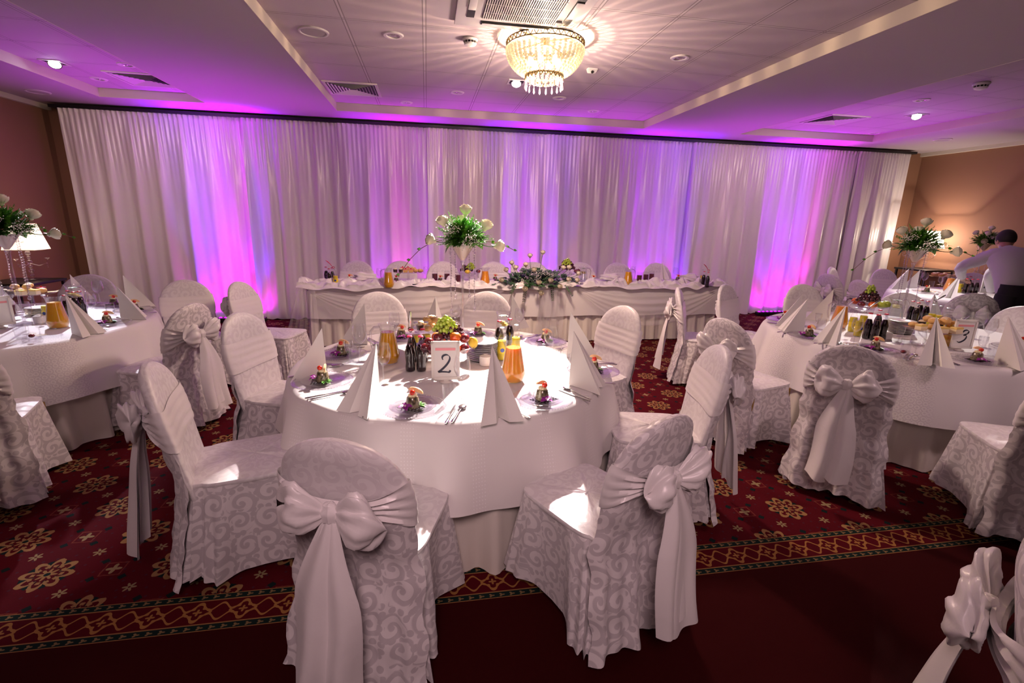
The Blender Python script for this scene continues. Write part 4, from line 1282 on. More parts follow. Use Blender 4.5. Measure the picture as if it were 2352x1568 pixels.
JY.put((-0.239, 2.842, ZTB), 'glass jug of amber juice at the left side of the front centre table', rz=pi, group='jugs of juice')
JO.put((0.445, 2.432, ZTB), 'glass jug of bright orange juice right of the peaked napkin on the front centre table', rz=-.15, group='jugs of juice', scale=1.0)
JW.put((0.510, 3.212, ZTB), 'glass jug of lemon water with mint at the back of the front centre table', rz=-1.3, scale=.95)
bt = [(CB,943,855,'front left cola bottle beside the amber jug'),(CB,968,855,'front right cola bottle left of the number sign'),(CB,946,838,'rear left cola bottle behind the pair by the sign'),(CB,971,838,'rear right cola bottle behind the pair by the sign'),
      (LB,957,822,'yellow soda bottle rising behind the left cola bottles'),(LB,980,822,'second yellow soda bottle, behind the right cola bottle'),
      (CB,1146,818,'cola bottle at the left of the back bottle group'),(CB,1168,812,'cola bottle in the middle of the back bottle group'),(LB,1152,826,'labelled yellow bottle touching the orange jug from behind'),(LB,1183,822,'yellow soda bottle right behind the orange jug'),(LB,1163,838,'yellow soda bottle nearest behind the orange jug spout')]
for p_, px, py, lb in (): pass
for P_, (x, y), lb in ((CB,(-0.106, 2.658),'front left cola bottle beside the amber jug'),(CB,(-0.045, 2.652),'front right cola bottle left of the number 2 sign'),(CB,(-0.101, 2.828),'rear left cola bottle behind the pair by the sign'),(CB,(-0.036, 2.831),'rear right cola bottle behind the pair by the sign'),
      (LB,(-0.079, 3.019),'yellow soda bottle rising behind the left cola bottles'),(LB,(-0.015, 3.024),'second yellow soda bottle behind the right cola bottle'),
      (CB,(0.456, 3.034),'cola bottle at the left of the back bottle group'),(CB,(0.536, 3.093),'cola bottle in the middle of the back bottle group'),(LB,(0.443, 2.832),'labelled yellow bottle seen left behind the orange jug'),(LB,(0.544, 2.901),'yellow soda bottle right behind the orange jug')):
    P_.put((x, y, ZTB), lb+' '+W, group='soda bottles', scale=1.0)
BO.put((-0.106, 2.829, ZTB+.215), 'steel bottle opener standing on the cola bottle caps of the front centre table')
table_sign((0.084, 2.428, ZTB), math.radians(-3), '2', 'white framed table number 2 with a pink stripe in front of the fruit bowl')
fx, fy = 0.103, 2.669
FB.put((fx, fy, ZTB), 'footed cut-glass bowl heaped with fruit behind the number 2 sign')
fr = [(PL,-.125,-.075,.0,'plum at the left rim'),(PL,-.075,-.105,.0,'dark plum behind the top left of the sign'),(PL,.10,-.095,.0,'dark plum low at the right rim'),(NE,.045,-.12,.0,'orange nectarine just right of the sign'),(PL,-.05,-.05,.05,'big red plum above the left of the sign'),(NE,.035,-.055,.05,'orange-red nectarine under the grapes'),(PL,.09,-.035,.045,'red plum right under the grapes'),(PL,-.11,.02,.01,'plum at the back left'),(NE,.0,.08,.01,'nectarine at the back'),(NE,-.06,.07,.02,'nectarine at the back left'),(PL,-.01,-.11,.01,'plum hidden behind the sign')]
for P_, dx, dy, dz, lb in fr:
    P_.put((fx+dx, fy+dy, ZTB+.122+dz), lb+', fruit bowl '+W, R.uniform(0,6), 'fruit in the front bowl', tilt=(R.uniform(-.5,.3),R.uniform(-.4,.4)))
LM.put((fx+.135, fy-.01, ZTB+.138), 'yellow lemon at the right rim of the front centre fruit bowl', 1.0, tilt=(0,1.0))
GR.put((fx+.02, fy+.0, ZTB+.165), 'dark red grape bunch draped over the fruit of the front centre bowl', .3)
GG.put((fx-.01, fy-.005, ZTB+.215), 'green grape bunch on top of the fruit of the front centre bowl', .0, scale=1.05)
sx_, sy_ = 0.044, 3.252
CS.put((sx_, sy_, ZTB), 'glass cake stand behind the fruit bowl of the front centre table', scale=1.05)
for i, (dx, dy, k) in enumerate(((-.10,-.05,1),(-.05,-.09,2),(.02,-.10,1),(.09,-.06,0),(-.09,.05,2),(0,.08,2),(.08,.06,1),(-.03,0,2))):
    CK[k].put((sx_+dx, sy_+dy, ZTB+.112), ['pink iced cake square','cream-topped chocolate cup','golden cream puff'][k]+' at the %s of the stand behind the grapes' % ['left','front left','front','right','back left','back','back right','centre'][i], R.uniform(0,1), 'cakes behind the fruit')
for i, (dx, dy) in enumerate(((-.05,-.02),(.01,-.03),(-.02,.03))): CK[2].put((sx_+dx, sy_+dy, ZTB+.155), 'cream puff stacked on top of the cakes, ' + ('left one','right one','rear one')[i], R.uniform(0,1), 'cakes behind the fruit')
px_, py_ = 0.322, 2.843
for k in range(10):
    DP.put((px_, py_, ZTB+.0118*k), ['bottom plate','second plate from the bottom','third plate from the bottom','fourth plate from the bottom','fifth plate from the bottom','fifth plate from the top','fourth plate from the top','third plate from the top','second plate from the top','top plate'][k]+' of the stack behind the sugar bowl, front centre table', 0, 'stacked dessert plates on the front table')
SB.put((0.331, 2.732, ZTB), 'white china sugar bowl with lid before the plate stack, front centre table')

# ------------------------------------------------------------------ tall rose centrepieces
def rose(g, c, d, r):
    """rose head: nested cupped petals around direction d"""
    M_ = Vector(d).normalized().to_track_quat('Z','Y').to_matrix().to_4x4(); M_.translation = Vector(c)
    s0 = len(g.v)
    g.ball((0,0,r*.85), r*.42, 14, 10, 1,1,1.7, lambda d: 1+.10*sin(3*math.atan2(d.y,d.x)+6*d.z))
    for ringi, (n, rad, hh, op) in enumerate(((3,.46,1.75,.0),(4,.64,1.72,.10),(5,.82,1.6,.22),(5,.98,1.42,.40))):
        for k in range(n):
            a0 = 2*pi*k/n + ringi*.7; rows = []
            for j in range(6):
                t = j/5; row = []
                for q in range(7):
                    u = (q/6-.5)*2; a = a0 + u*(1.05 if n > 3 else 1.4)
                    rr = r*rad*(sin(pi*(.10+.62*t)) + op*t**3*.9); z = r*hh*t - r*.16*u*u*t - r*.30*op*max(0,t-.7)*3
                    row.append((rr*cos(a), rr*sin(a), z))
                rows.append(row)
            g.quadgrid(rows)
    g.ball((0,0,r*.02), r*.42, 8, 5)
    g.xform(M_, s0)
def vase_fn():
    t = thing('tall_flute_vase', '', 'vase')
    obj('foot', G().lathe([(.085,0),(.088,.004),(.05,.010),(.012,.022)], 32), m_crystal, t)
    obj('stem', G().lathe([(.012,.018),(.0085,.06),(.0085,.42),(.012,.52),(.020,.545)], 16), m_crystal, t)
    obj('flute_bowl', G().lathe([(.014,.535),(.03,.565),(.085,.66),(.088,.662),(.084,.662),(.028,.572),(.004,.55)], 36, cap1=False), m_glass, t)
    obj('sand_fill', G().lathe([(.012,.552),(.028,.574),(.080,.656),(.001,.658)], 28), Mat('pale_filling', color=(.80,.62,.52), rough=.6).m, t)
    for k, (a, zb) in enumerate(((pi,.20),(-.15,.22),(2.2,.30),(.9,.30))):
        x, y = .085*cos(a), .085*sin(a)*.8-.01; z = .645; g = G().tube([(x,y,z),(x,y,(z+zb)/2),(x,y,zb-.03)], .0022, 5)
        while z > zb: g.ball((x+.004*sin(z*30),y,z), .0062, 7, 5); z -= .0185
        g.ball((x,y,zb-.018), .012, 8, 6, 1,1,1.5)
        o = obj('crystal_strand', g, m_crystal, t)
    g = G()
    for k in range(22):
        q = k/21; a = -.6+pi*1.5*q; g.ball((.092*cos(a), .092*sin(a), .652-.05*abs(sin(q*pi*3))), .006, 6, 4)
    obj('crystal_garland', g, m_crystal, t)
    return t
VA = Proto(vase_fn)
def bouquet_fn(seed, layout):
    def b():
        rr = random.Random(seed); t = thing('rose_bouquet', '', 'flower arrangement')
        g = G()
        for k in range(230):       # broad glossy leaves
            a = rr.uniform(0,2*pi); e = rr.uniform(-.25,1.5); rad = rr.uniform(.02,.12)
            d = Vector((cos(a)*cos(e), sin(a)*cos(e), sin(e)))
            p = Vector((0,0,.03)) + Vector((d.x*rad, d.y*rad, d.z*rad*.9))
            L = rr.uniform(.05,.08)*(1.25 if e < .1 else .9)
            g.leaf(p, d+Vector((rr.uniform(-.5,.5),rr.uniform(-.5,.5),rr.uniform(-.3,.5))), (0,0,1), L, L*rr.uniform(.55,.75), rr.uniform(.0,.3), 4)
        obj('broad_leaves', g, m_leaf, t)
        g = G()
        for k in range(130):        # asparagus fern sprays
            a = rr.uniform(0,2*pi); e = rr.uniform(-.2,1.3); d = Vector((cos(a)*cos(e), sin(a)*cos(e), sin(e)))
            p = d*rr.uniform(.03,.13)+Vector((0,0,.03)); L = rr.uniform(.06,.10)
            for j in range(16):
                q = p + d*L*j/15; w = .030*(1-j/17)
                for s_ in range(3):
                    dd = (d*.8 + Vector((rr.uniform(-1,1),rr.uniform(-1,1),rr.uniform(-1,1)))).normalized()
                    sd = dd.cross(Vector((.3,.2,1))).normalized()*.0024
                    b0 = len(g.v); e_ = q+dd*w; g.v += [tuple(q-sd),tuple(q+sd),tuple(e_+sd*.3),tuple(e_-sd*.3)]; g.face([b0,b0+1,b0+2,b0+3])
        obj('fern_sprays', g, m_fern, t, smooth=False)
        g = G()
        for cl in range(12):       # clouds of gypsophila
            a = rr.uniform(0,2*pi) if cl > 6 else rr.uniform(-2.8,-.4); e = rr.uniform(-.1,1.2); d = Vector((cos(a)*cos(e), sin(a)*cos(e), sin(e)*.95)); c = d*rr.uniform(.14,.175)+Vector((0,0,.02))
            for k in range(26):
                q = c + Vector((rr.gauss(0,.014),rr.gauss(0,.014),rr.gauss(0,.013))); g.ball(tuple(q), rr.uniform(.0024,.0040), 5, 3)
        obj('gypsophila', g, m_breath, t)['kind'] = 'stuff'
        for (x, y, z, dx, dy, dz, r) in layout:
            g = G(); rose(g, (x,y,z), (dx,dy,dz), r)
            o = obj('rose', g, m_rose, t)
            g = G().tube([(x*.3,y*.3,.02),(x*.8,y*.8,z*.7),(x,y,z)], .003, 6); obj('rose_stem', g, m_stem, o)
            g = G()
            for k in range(5):
                a = 2*pi*k/5; g.leaf((x,y,z), Vector((dx,dy,dz))*.4+Vector((cos(a),sin(a),.2)), (0,0,1), r*1.1, r*.6, .1, 3)
            obj('sepals', g, m_leaf, o)
        for s_, L in ((-1,.28),(1,.20)):       # ivy tendrils
            pts = [(s_*(.14+L*q), -.05-.02*q, .035-.22*q*q*(1 if s_ < 0 else .25)) for q in (0,.25,.5,.75,1)]
            g = G().tube(pts, .0022, 5); v = obj('ivy_tendril', g, m_vine, t); g = G()
            for p in pts[1:]+pts[1:3]:
                for q in (-.9,0,.9): g.leaf(p, (s_*cos(q),sin(q),rr.uniform(-.6,.2)), (0,-1,.3), .024, .016, .1, 3)
            obj('ivy_leaves', g, m_fern, v)
        return t
    return Proto(b)
# roses: x, y, z, direction, radius
BQ = bouquet_fn(5, [(.018,-.02,.205,.02,-.1,1,.038),(-.125,-.04,.135,-.35,-.25,.9,.037),(.145,-.04,.112,.38,-.25,.9,.039),(-.19,-.05,.030,-.9,-.3,.4,.035),(.215,-.07,.0,.95,-.3,.2,.037),(.0,.12,.14,.1,.6,.7,.037)])
for (x, y), nm, rz, s in (((0.251, 3.492), 'of the front centre table', 0, 1.0), ((-2.987, 4.095), 'of the left table', .9, 1.0), ((4.322, 3.686), 'of the table numbered three', -.7, 1.0), ((8.490, 6.196), 'of the farthest table', .3, .97)):
    VA.put((x, y, ZTB), 'tall clear flute vase with hanging crystal strands, centrepiece '+nm, rz*.0, 'tall flute vases', s)
    BQ.put((x, y, ZTB+.655*s), 'round white rose and fern bouquet topping the vase '+nm, rz, 'rose bouquets on tall vases', s*1.05)

# ------------------------------------------------------------------ left table
W = 'of the left table'
def setmany(items, W):
    for P_, (x, y), lb, grp, s, rz in items: P_.put((x, y, ZTB), lb+' '+W, rz, grp, s)
laid(T1, (-2.413, 4.056), 'the right place of the left table', spin=-1.2)
laid(T1, (-2.818, 4.873), 'the back right place of the left table', spin=-2)
laid(T1, (-2.507, 4.599), 'the far right rim place of the left table', spin=-1.5)
nap(T1, -2.397, 3.726, 'peaked napkin at the front rim beside the amber jug '+W, 1.05, .2)
nap(T1, -2.358, 4.248, 'peaked napkin at the right rim in front of the taller one '+W, 1.0, .3)
nap(T1, -2.604, 4.785, 'tallest peaked napkin at the back right rim '+W, 1.1, .3)
nap(T1, -3.298, 5.189, 'napkin tip behind the cola bottles '+W, .95)
nap(T1, -3.450, 4.546, 'napkin cut by the left picture edge '+W, 1.1)
setmany([(GW,(-2.935, 4.889),'wine glass left of the back right starter','wine glasses',1.0,0),(GW,(-2.574, 4.178),'wine glass in front of the cola bottles','wine glasses',.95,0),(GW,(-2.722, 3.752),'wine glass before the plate stack','wine glasses',1.0,0),(GW,(-3.385, 4.543),'wine glass beside the vase stem at far left','wine glasses',1.0,0),
 (GS,(-2.635, 3.719),'little stemmed glass at the front','small stemmed glasses',1,0),(TU,(-2.616, 4.461),'tumbler by the right starter','tumblers',1,0),(TU,(-2.680, 3.624),'tumbler near the front rim','tumblers',1,0),(TU,(-3.023, 4.938),'tumbler beside the water jug','tumblers',.9,0),
 (JY,(-2.681, 3.968),'jug of amber juice','jugs of juice',1.0,2.5),(JW,(-2.865, 4.476),'big water jug with a curved handle',None,1.05,-.3),
 (CB,(-2.796, 4.362),'middle cola bottle','soda bottles',1,0),(CB,(-2.884, 4.440),'left cola bottle','soda bottles',1,0),(CB,(-2.777, 4.397),'right cola bottle','soda bottles',1,0),(LB,(-2.898, 4.199),'yellow labelled bottle beside the amber jug','soda bottles',1,0),(CB,(-2.800, 4.259),'dark bottle leaning close behind the napkin','soda bottles',.95,0),
 (SB,(-2.912, 4.136),'white sugar bowl',None,1,0)], W)
a_, b_ = -3.142, 4.492
for k in range(5): DP.put((a_, b_, ZTB+.0118*k), ['bottom','second','middle','fourth','top'][k]+' plate of the small stack under the cakes, left table', 0, 'stacked plates on the left table')
a_, b_ = -3.420, 4.824
CS.put((a_, b_, ZTB), 'glass cake stand with rolls and chocolate cups on the left table', scale=1.25)
for i, (dx, dy, k) in enumerate(((-.13,-.08,1),(-.06,-.12,1),(.02,-.13,3),(.10,-.10,3),(-.02,.02,2),(.08,.02,2),(-.09,.02,2),(.02,.10,0))):
    CK[k].put((a_+dx, b_+dy, ZTB+.127), ['pink cake','chocolate cup','cream puff','yellow cake bar'][k]+' on the left table cake stand, '+['far left','front left','front','front right','centre','right','left','back'][i], R.uniform(-.3,.3), 'cakes on the left table')
for i, (dx, dy) in enumerate(((-.05,-.08),(.04,-.08),(.0,-.0))): CK[2].put((a_+dx, b_+dy, ZTB+.175), 'cream puff on the upper layer of the left table cake stand, '+['left','right','rear'][i], R.uniform(-.3,.3), 'cakes on the left table')
table_sign((-3.047, 3.980, ZTB), math.radians(38), None, 'white framed sign cut by the left edge of the picture')
CD.put((-3.184, 4.267, ZTB), 'dark red candle in a glass cylinder beside the cut-off sign on the left table')
def salts():
    t = thing('condiment_set', 'small cut-glass salt and pepper set near the front rim of the left table', 'condiments')
    for k in range(3):
        obj('glass_pot', G().lathe([(.016,0),(.020,.004),(.022,.022),(.015,.034),(.015,.036)], 8, (.038*(k-1),.0,0)), m_cutglass, t, smooth=False)
    obj('dark_lid', G().ball((0,0,.042), .017, 12, 8, 1,1,.7), m_plum, t); return t
CDM = Proto(salts)
CDM.put((-2.544, 3.519, ZTB), 'small cut-glass salt and pepper set near the front rim of the left table')

# ------------------------------------------------------------------ right table numbered three
W = 'of the right-hand table'
laid(T3, (2.937, 3.209), 'the left front place of the right-hand table', spin=-.2)
laid(T3, (3.206, 3.809), 'the left rim place of the right-hand table', spin=.6)
laid(T3, (3.118, 2.803), 'the place before the cola bottles, right-hand table', spin=-.1)
laid(T3, (3.568, 2.478), 'the front right place of the right-hand table', spin=.3)
laid(T3, (4.278, 2.724), 'the right edge place of the right-hand table', spin=.3)
nap(T3, 3.113, 3.621, 'rear peaked napkin at the left rim '+W, 1.05, -.3)
nap(T3, 2.976, 3.399, 'front peaked napkin at the left rim '+W, 1.05, -.3)
nap(T3, 3.605, 3.831, 'napkin behind the left glasses near the back chair '+W, 1.1, .3)
nap(T3, 2.996, 3.025, 'peaked napkin before the orange jug '+W, 1.05, -.1)
nap(T3, 3.230, 2.504, 'peaked napkin in front of the cakes with a grey centre fold '+W, 1.1, .1)
nap(T3, 3.707, 2.398, 'largest peaked napkin near the right picture edge '+W, 1.15, .3)
nap(T3, 4.733, 3.759, 'napkin tip behind the yellow bottles '+W, .95)
setmany([(GW,(3.662, 3.827),'wine glass behind the left napkins','wine glasses',1,0),(GW,(3.051, 2.463),'wine glass in front of the cake stand','wine glasses',1,0),(GW,(4.053, 2.781),'wine glass right of the number 3 sign','wine glasses',1,0),(GW,(4.291, 3.025),'wine glass behind the number 3 sign','wine glasses',1,0),(GW,(3.129, 2.987),'wine glass beside the yellow bottles','wine glasses',.85,0),
 (GS,(3.258, 3.491),'small stemmed glass left of the jug','small stemmed glasses',1,0),(GS,(3.487, 2.957),'small stemmed glass before the plate stack','small stemmed glasses',1,0),(GS,(3.800, 2.628),'small stemmed glass behind the front right starter','small stemmed glasses',1,0),
 (TU,(3.319, 2.751),'tumbler left of the front wine glass','tumblers',1,0),(TU,(3.257, 3.442),'tumbler near the left starter','tumblers',1,0),(TU,(3.800, 2.552),'tumbler beside the large right napkin','tumblers',1,0),(TU,(4.397, 3.926),'tumbler at the back beside the water jug','tumblers',1,0),
 (JO,(3.503, 3.524),'jug of orange juice','jugs of juice',1,2.6),(JY,(3.829, 2.863),'jug of amber juice left of the number 3 sign','jugs of juice',1,2.5),(JW,(4.203, 3.656),'jug of lemon water behind the plates',None,1,-.3),
 (CB,(3.379, 3.128),'front left cola bottle','soda bottles',1,0),(CB,(3.392, 3.072),'front middle cola bottle','soda bottles',1,0),(CB,(3.484, 3.092),'front right cola bottle','soda bottles',1,0),(CB,(3.601, 3.258),'cola bottle behind the front three','soda bottles',1,0),
 (LB,(3.385, 3.215),'yellow bottle nearest the front cola bottles','soda bottles',1,0),(LB,(3.475, 3.361),'yellow bottle right of the orange jug','soda bottles',1,0),(LB,(3.626, 3.414),'yellow bottle behind the front cola bottles','soda bottles',1,0),
 (CB,(4.362, 3.645),'first of the back row cola bottles','soda bottles',1,0),(CB,(4.335, 3.572),'second of the back row cola bottles','soda bottles',1,0),(CB,(4.534, 3.712),'third of the back row cola bottles','soda bottles',1,0),(CB,(4.513, 3.635),'last of the back row cola bottles','soda bottles',1,0),
 (LB,(4.373, 3.462),'back yellow bottle right of the cola row','soda bottles',1,0),(LB,(4.364, 3.393),'back yellow bottle in the middle','soda bottles',1,0),(LB,(4.318, 3.297),'back yellow bottle nearest the amber jug','soda bottles',1,0),
 (SB,(3.556, 3.114),'sugar bowl beside the cola bottles',None,.9,0)], W)
a_, b_ = 3.865, 3.283
for k in range(9): DP.put((a_, b_, ZTB+.0118*k), ['bottom','second lowest','third lowest','fourth lowest','middle','fourth highest','third highest','second highest','top'][k]+' plate of the stack left of the cakes, right-hand table', 0, 'stacked plates on the right-hand table')
a_, b_ = 3.678, 2.876
CS.put((a_, b_, ZTB), 'glass cake stand piled with cakes left of the number 3 sign', scale=1.25)
for i, (dx, dy, k) in enumerate(((-.14,-.02,3),(-.07,-.11,3),(.03,-.13,3),(.12,-.08,3),(-.03,.0,2),(.08,.03,1),(-.08,.09,2),(.03,.12,1),(.15,.01,1))):
    CK[k].put((a_+dx, b_+dy, ZTB+.127), ['pink cake','chocolate cup','cream puff','yellow cake bar'][k]+' on the stand by the number 3 sign, '+['far left','front left','front','front right','centre','right','back left','back','far right'][i], R.uniform(-.3,.3), 'cakes on the right-hand table')
for i, (dx, dy) in enumerate(((-.07,-.04),(.0,-.06),(.06,-.02),(-.02,.04))): CK[2].put((a_+dx, b_+dy, ZTB+.177), 'sugared puff on the upper layer by the number 3 sign, '+['left','middle','right','rear'][i], R.uniform(0,2), 'cakes on the right-hand table', 1.15)
a_, b_ = 4.049, 3.803
FB.put((a_, b_, ZTB), 'footed glass bowl heaped with grapes and apples on the right-hand table')
GR.put((a_, b_, ZTB+.16), 'dark grape bunch in the bowl of the right-hand table', 0, None, 1.2)
GG.put((a_+.0, b_, ZTB+.245), 'green grape bunch crowning the right-hand fruit bowl', .5, None, .9)
for P_, dx, dy, lb in ((NE,-.06,-.11,'orange nectarine at the front'),(GA,.02,-.125,'green apple at the front'),(GA,.10,-.09,'green apple at the right'),(PL,-.12,-.05,'plum at the left'),(NE,-.02,.11,'nectarine at the back')):
    P_.put((a_+dx, b_+dy, ZTB+.13), lb+' of the right-hand fruit bowl', R.uniform(0,6), 'fruit in the right-hand bowl', 1.05)
table_sign((3.767, 2.734, ZTB), math.radians(-14), '3', 'white framed table number 3 with a pink stripe on the right-hand table')
BO.put((4.530, 3.577, ZTB+.225), 'steel bottle opener leaning over the back yellow bottles, right-hand table', tilt=(0,1.1))
BO.put((3.534, 3.293, ZTB+.222), 'dark bottle opener lying across the front bottles, right-hand table', tilt=(0,1.0))
CDM.put((3.143, 2.614, ZTB), 'shiny cut-glass salt set near the front rim of the right-hand table')

# ------------------------------------------------------------------ farthest table
W = 'of the farthest table'
laid(T4, (6.729, 5.474), 'the left front place of the farthest table', spin=-.2, cutlery=True)
laid(T4, (7.775, 5.371), 'the right front place of the farthest table', spin=-.2, cutlery=True)
nap(T4, 6.586, 5.021, 'peaked napkin at the front rim '+W, 1.1)
nap(T4, 6.66, 5.80, 'peaked napkin at the left rim '+W, 1.1, .3)
nap(T4, 7.0, 5.92, 'napkin behind the left one '+W, 1.0, .3)
setmany([(GW,(7.132, 5.875),'wine glass at the left','wine glasses',1,0),(GW,(7.395, 6.154),'wine glass nearest the left napkins','wine glasses',1,0),(TU,(7.390, 5.964),'tumbler at the left','tumblers',1,0),(GW,(7.311, 5.784),'wine glass below the cake stand','wine glasses',.8,0),
 (JO,(7.164, 5.532),'jug of orange juice','jugs of juice',1,2.6),(JY,(8.556, 6.196),'jug of amber juice','jugs of juice',1,2.5),(JW,(8.095, 6.199),'water jug beside the cakes',None,1,0),
 (LB,(7.235, 5.449),'yellow bottle next to the orange jug','soda bottles',1,0),(CB,(7.220, 5.371),'left cola bottle','soda bottles',1,0),(CB,(7.206, 5.294),'middle cola bottle','soda bottles',1,0),(CB,(7.290, 5.292),'right cola bottle','soda bottles',1,0),(CB,(7.586, 5.607),'rear cola bottle','soda bottles',1,0)], W)
a_, b_ = 7.892, 6.200
CS.put((a_, b_, ZTB), 'glass cake stand heaped with puffs on the farthest table', scale=1.3)
for i in range(9):
    a = 2*pi*i/9; q = .13 if i else 0
    CK[2].put((a_+q*cos(a), b_+q*sin(a), ZTB+.132), 'golden puff on the farthest cake stand, '+['centre','front right rim','right rim','back right rim','back rim','back left rim','left rim','front left rim','front rim'][i], a, 'puffs on the farthest table', 1.25)
a_, b_ = 8.602, 5.950
FB.put((a_, b_, ZTB), 'footed fruit bowl near the bending man on the farthest table')
GR.put((a_, b_, ZTB+.15), 'dark grape bunch in the bowl near the bending man', 0, None, 1.1)
GG.put((a_, b_-.02, ZTB+.22), 'green grape bunch in the bowl near the bending man', .5, None, .95)
LM.put((a_-.12, b_-.06, ZTB+.15), 'lemon at the left of the bowl near the bending man')
table_sign((7.457, 5.287, ZTB), math.radians(-12), '4', 'white framed table number on the farthest table, half hidden by a chair')

# ------------------------------------------------------------------ head table
W = 'on the head table'
def hd(P_, xy, lb, grp=None, s=1, rz=0, dz=0, tilt=None):
    return P_.put((xy[0], xy[1], ZTB+dz), lb+' '+W, rz, grp, s, tilt)
for (x, y), lb in (((-1.271, 6.457),'far left cola bottle'),((-1.196, 6.252),'front left cola bottle'),((-1.181, 6.373),'middle cola bottle of the left group')): hd(CB, (x,y), lb, 'soda bottles')
hd(LB, (-1.117, 6.211), 'pale soda bottle of the left group', 'soda bottles'); hd(RO, (-1.176, 6.373), 'red bottle opener sticking up from the left bottles', None, 1, 0, .215)
hd(CB, (3.784, 6.134), 'dark cola bottle of the right group', 'soda bottles'); hd(CB, (3.765, 6.004), 'front cola bottle of the right group', 'soda bottles'); hd(LB, (3.900, 6.362), 'pale soda bottle of the right group', 'soda bottles'); hd(RO, (3.891, 6.223), 'red bottle opener sticking up from the right bottles', None, 1, 0, .215)
for (x, y), lb in (((-1.018, 6.633),'left end starter'),((-0.411, 6.545),'starter left of the cake stand'),((0.167, 6.547),'starter between the left candles'),((0.934, 6.690),'starter left of the rose garland'),((2.343, 6.600),'starter right of the water jug'),((3.712, 6.707),'starter near the right end')):
    hd(SP, (x,y), 'clear plate under the '+lb, 'starter plates'); hd(ST, (x,y), lb, 'aspic starters', 1, -.1, .004)
for (x, y), lb in (((-0.593, 6.248),'wine glass left of the amber jug'),((-0.018, 6.457),'wine glass right of the cakes'),((3.582, 6.555),'wine glass near the right end'),((2.986, 6.703),'wine glass behind the right amber jug')): hd(GW, (x,y), lb, 'wine glasses', .95)
hd(JY, (-0.471, 6.050), 'jug of amber juice at left', 'jugs of juice', 1, 2.8); hd(JO, (0.735, 6.199), 'jug of orange juice left of the rose garland', 'jugs of juice', 1, 2.8); hd(JY, (2.710, 6.229), 'jug of amber juice at right', 'jugs of juice', 1, 0); hd(JW, (2.117, 6.366), 'lemon water jug right of the fruit', None, 1, 0)
a_, b_ = -0.253, 6.546
hd(CS, (a_,b_), 'glass stand of small iced cakes', None, 1.35)
for i, (dx, k) in enumerate(((-.16,1),(-.09,1),(-.03,0),(.04,0),(.10,2),(.16,2))): CK[k].put((a_+dx, b_-.07, ZTB+.137), ['pink iced square','chocolate cup','golden puff'][k]+' in the front row of the head table stand, '+['leftmost','second from left','third from left','third from right','second from right','rightmost'][i], 0, 'cakes on the head table', 1.15)
for i, (dx, k) in enumerate(((-.07,0),(.0,0),(.07,2))): CK[k].put((a_+dx, b_+.03, ZTB+.150), 'cake in the back row of the head table stand, '+['left','middle','right'][i], .2, 'cakes on the head table', 1.15)
for (x, y), lb in (((0.094, 6.370),'dark red candle at left'),((0.253, 6.370),'dark red candle in the middle of the left trio'),((0.388, 6.243),'dark red candle left of the vase stem'),((2.896, 6.273),'dark red candle right of the amber jug'),((3.035, 6.364),'dark red candle in the middle of the right trio'),((3.165, 6.457),'dark red candle furthest right')):
    hd(CD, (x,y), lb, 'candles in glass cylinders', 1.15)
a_, b_ = 0.549, 6.548
hd(FB, (a_,b_), 'fruit bowl behind the vase stem', None, .95)
GG.put((a_+.03, b_-.02, ZTB+.17), 'green grapes in the left fruit bowl of the head table', 0, None, 1.0); GR.put((a_-.03, b_+.02, ZTB+.13), 'red grapes in the left fruit bowl of the head table', 0, None, 1.0)
LM.put((a_-.02, b_-.12, ZTB+.125), 'lemon in the left fruit bowl of the head table'); PL.put((a_+.13, b_-.04, ZTB+.125), 'plum in the left fruit bowl of the head table')
a_, b_ = 1.927, 6.551
hd(FB, (a_,b_), 'fruit bowl right of the rose garland', None, 1.1)
GR.put((a_, b_, ZTB+.16), 'big red grape bunch in the right fruit bowl of the head table', 0, None, 1.35); GG.put((a_-.01, b_-.03, ZTB+.23), 'green grapes on top of the right fruit bowl of the head table', 0, None, 1.1)
PL.put((a_+.15, b_-.06, ZTB+.14), 'plum at the right rim of the right fruit bowl, head table'); PL.put((a_+.10, b_-.12, ZTB+.14), 'plum at the front of the right fruit bowl, head table')
a_, b_ = -0.040, 6.245
for k in range(3): DP.put((a_, b_, ZTB+.0118*k), ['bottom','middle','top'][k]+' plate of the short stack right of the head table cakes', 0, 'short plate stack on the head table')
def crumple(seed):
    def b():
        rr = random.Random(seed); ph = [rr.uniform(0,6) for _ in range(6)]
        def fn(d): return 1+.20*sin(5*d.x+ph[0])+.16*sin(6*d.y+3*d.z+ph[1])+.12*sin(9*d.z+4*d.x+ph[2])
        return tag(obj('crumpled_napkin', G().ball((0,0,.055), .09, 36, 20, 1.5,.8,.62, fn), m_satin, angle=70), '', 'napkin')
    return Proto(b)
for i, ((x, y), lb) in enumerate((((-0.846, 6.679),'loosely draped napkin before the leftmost chair of the head table'), ((2.659, 6.701),'loosely draped napkin right of the water jug on the head table'), ((3.919, 6.708),'loosely draped napkin at the right end of the head table'))):
    crumple(30+i).put((x, y, ZTB), lb, 0, 'loose napkins on the head table')
NP.put((1.233, 6.943, ZTB), 'standing napkin peak at the left of the rose garland', .2, 'folded white napkins', 1.1)
NP.put((2.148, 7.174, ZTB), 'standing napkin peak above the right fruit bowl of the head table', .0, 'folded white napkins', 1.15)
NP.put((3.592, 6.973, ZTB), 'standing napkin behind the right candles of the head table', .0, 'folded white napkins', .95)
KN.put((2.408, 6.365, ZTB+.004), 'knife resting by the draped napkin on the head table', 1.2); FK.put((-0.755, 6.372, ZTB+.004), 'fork by the left draped napkin on the head table', 1.0)
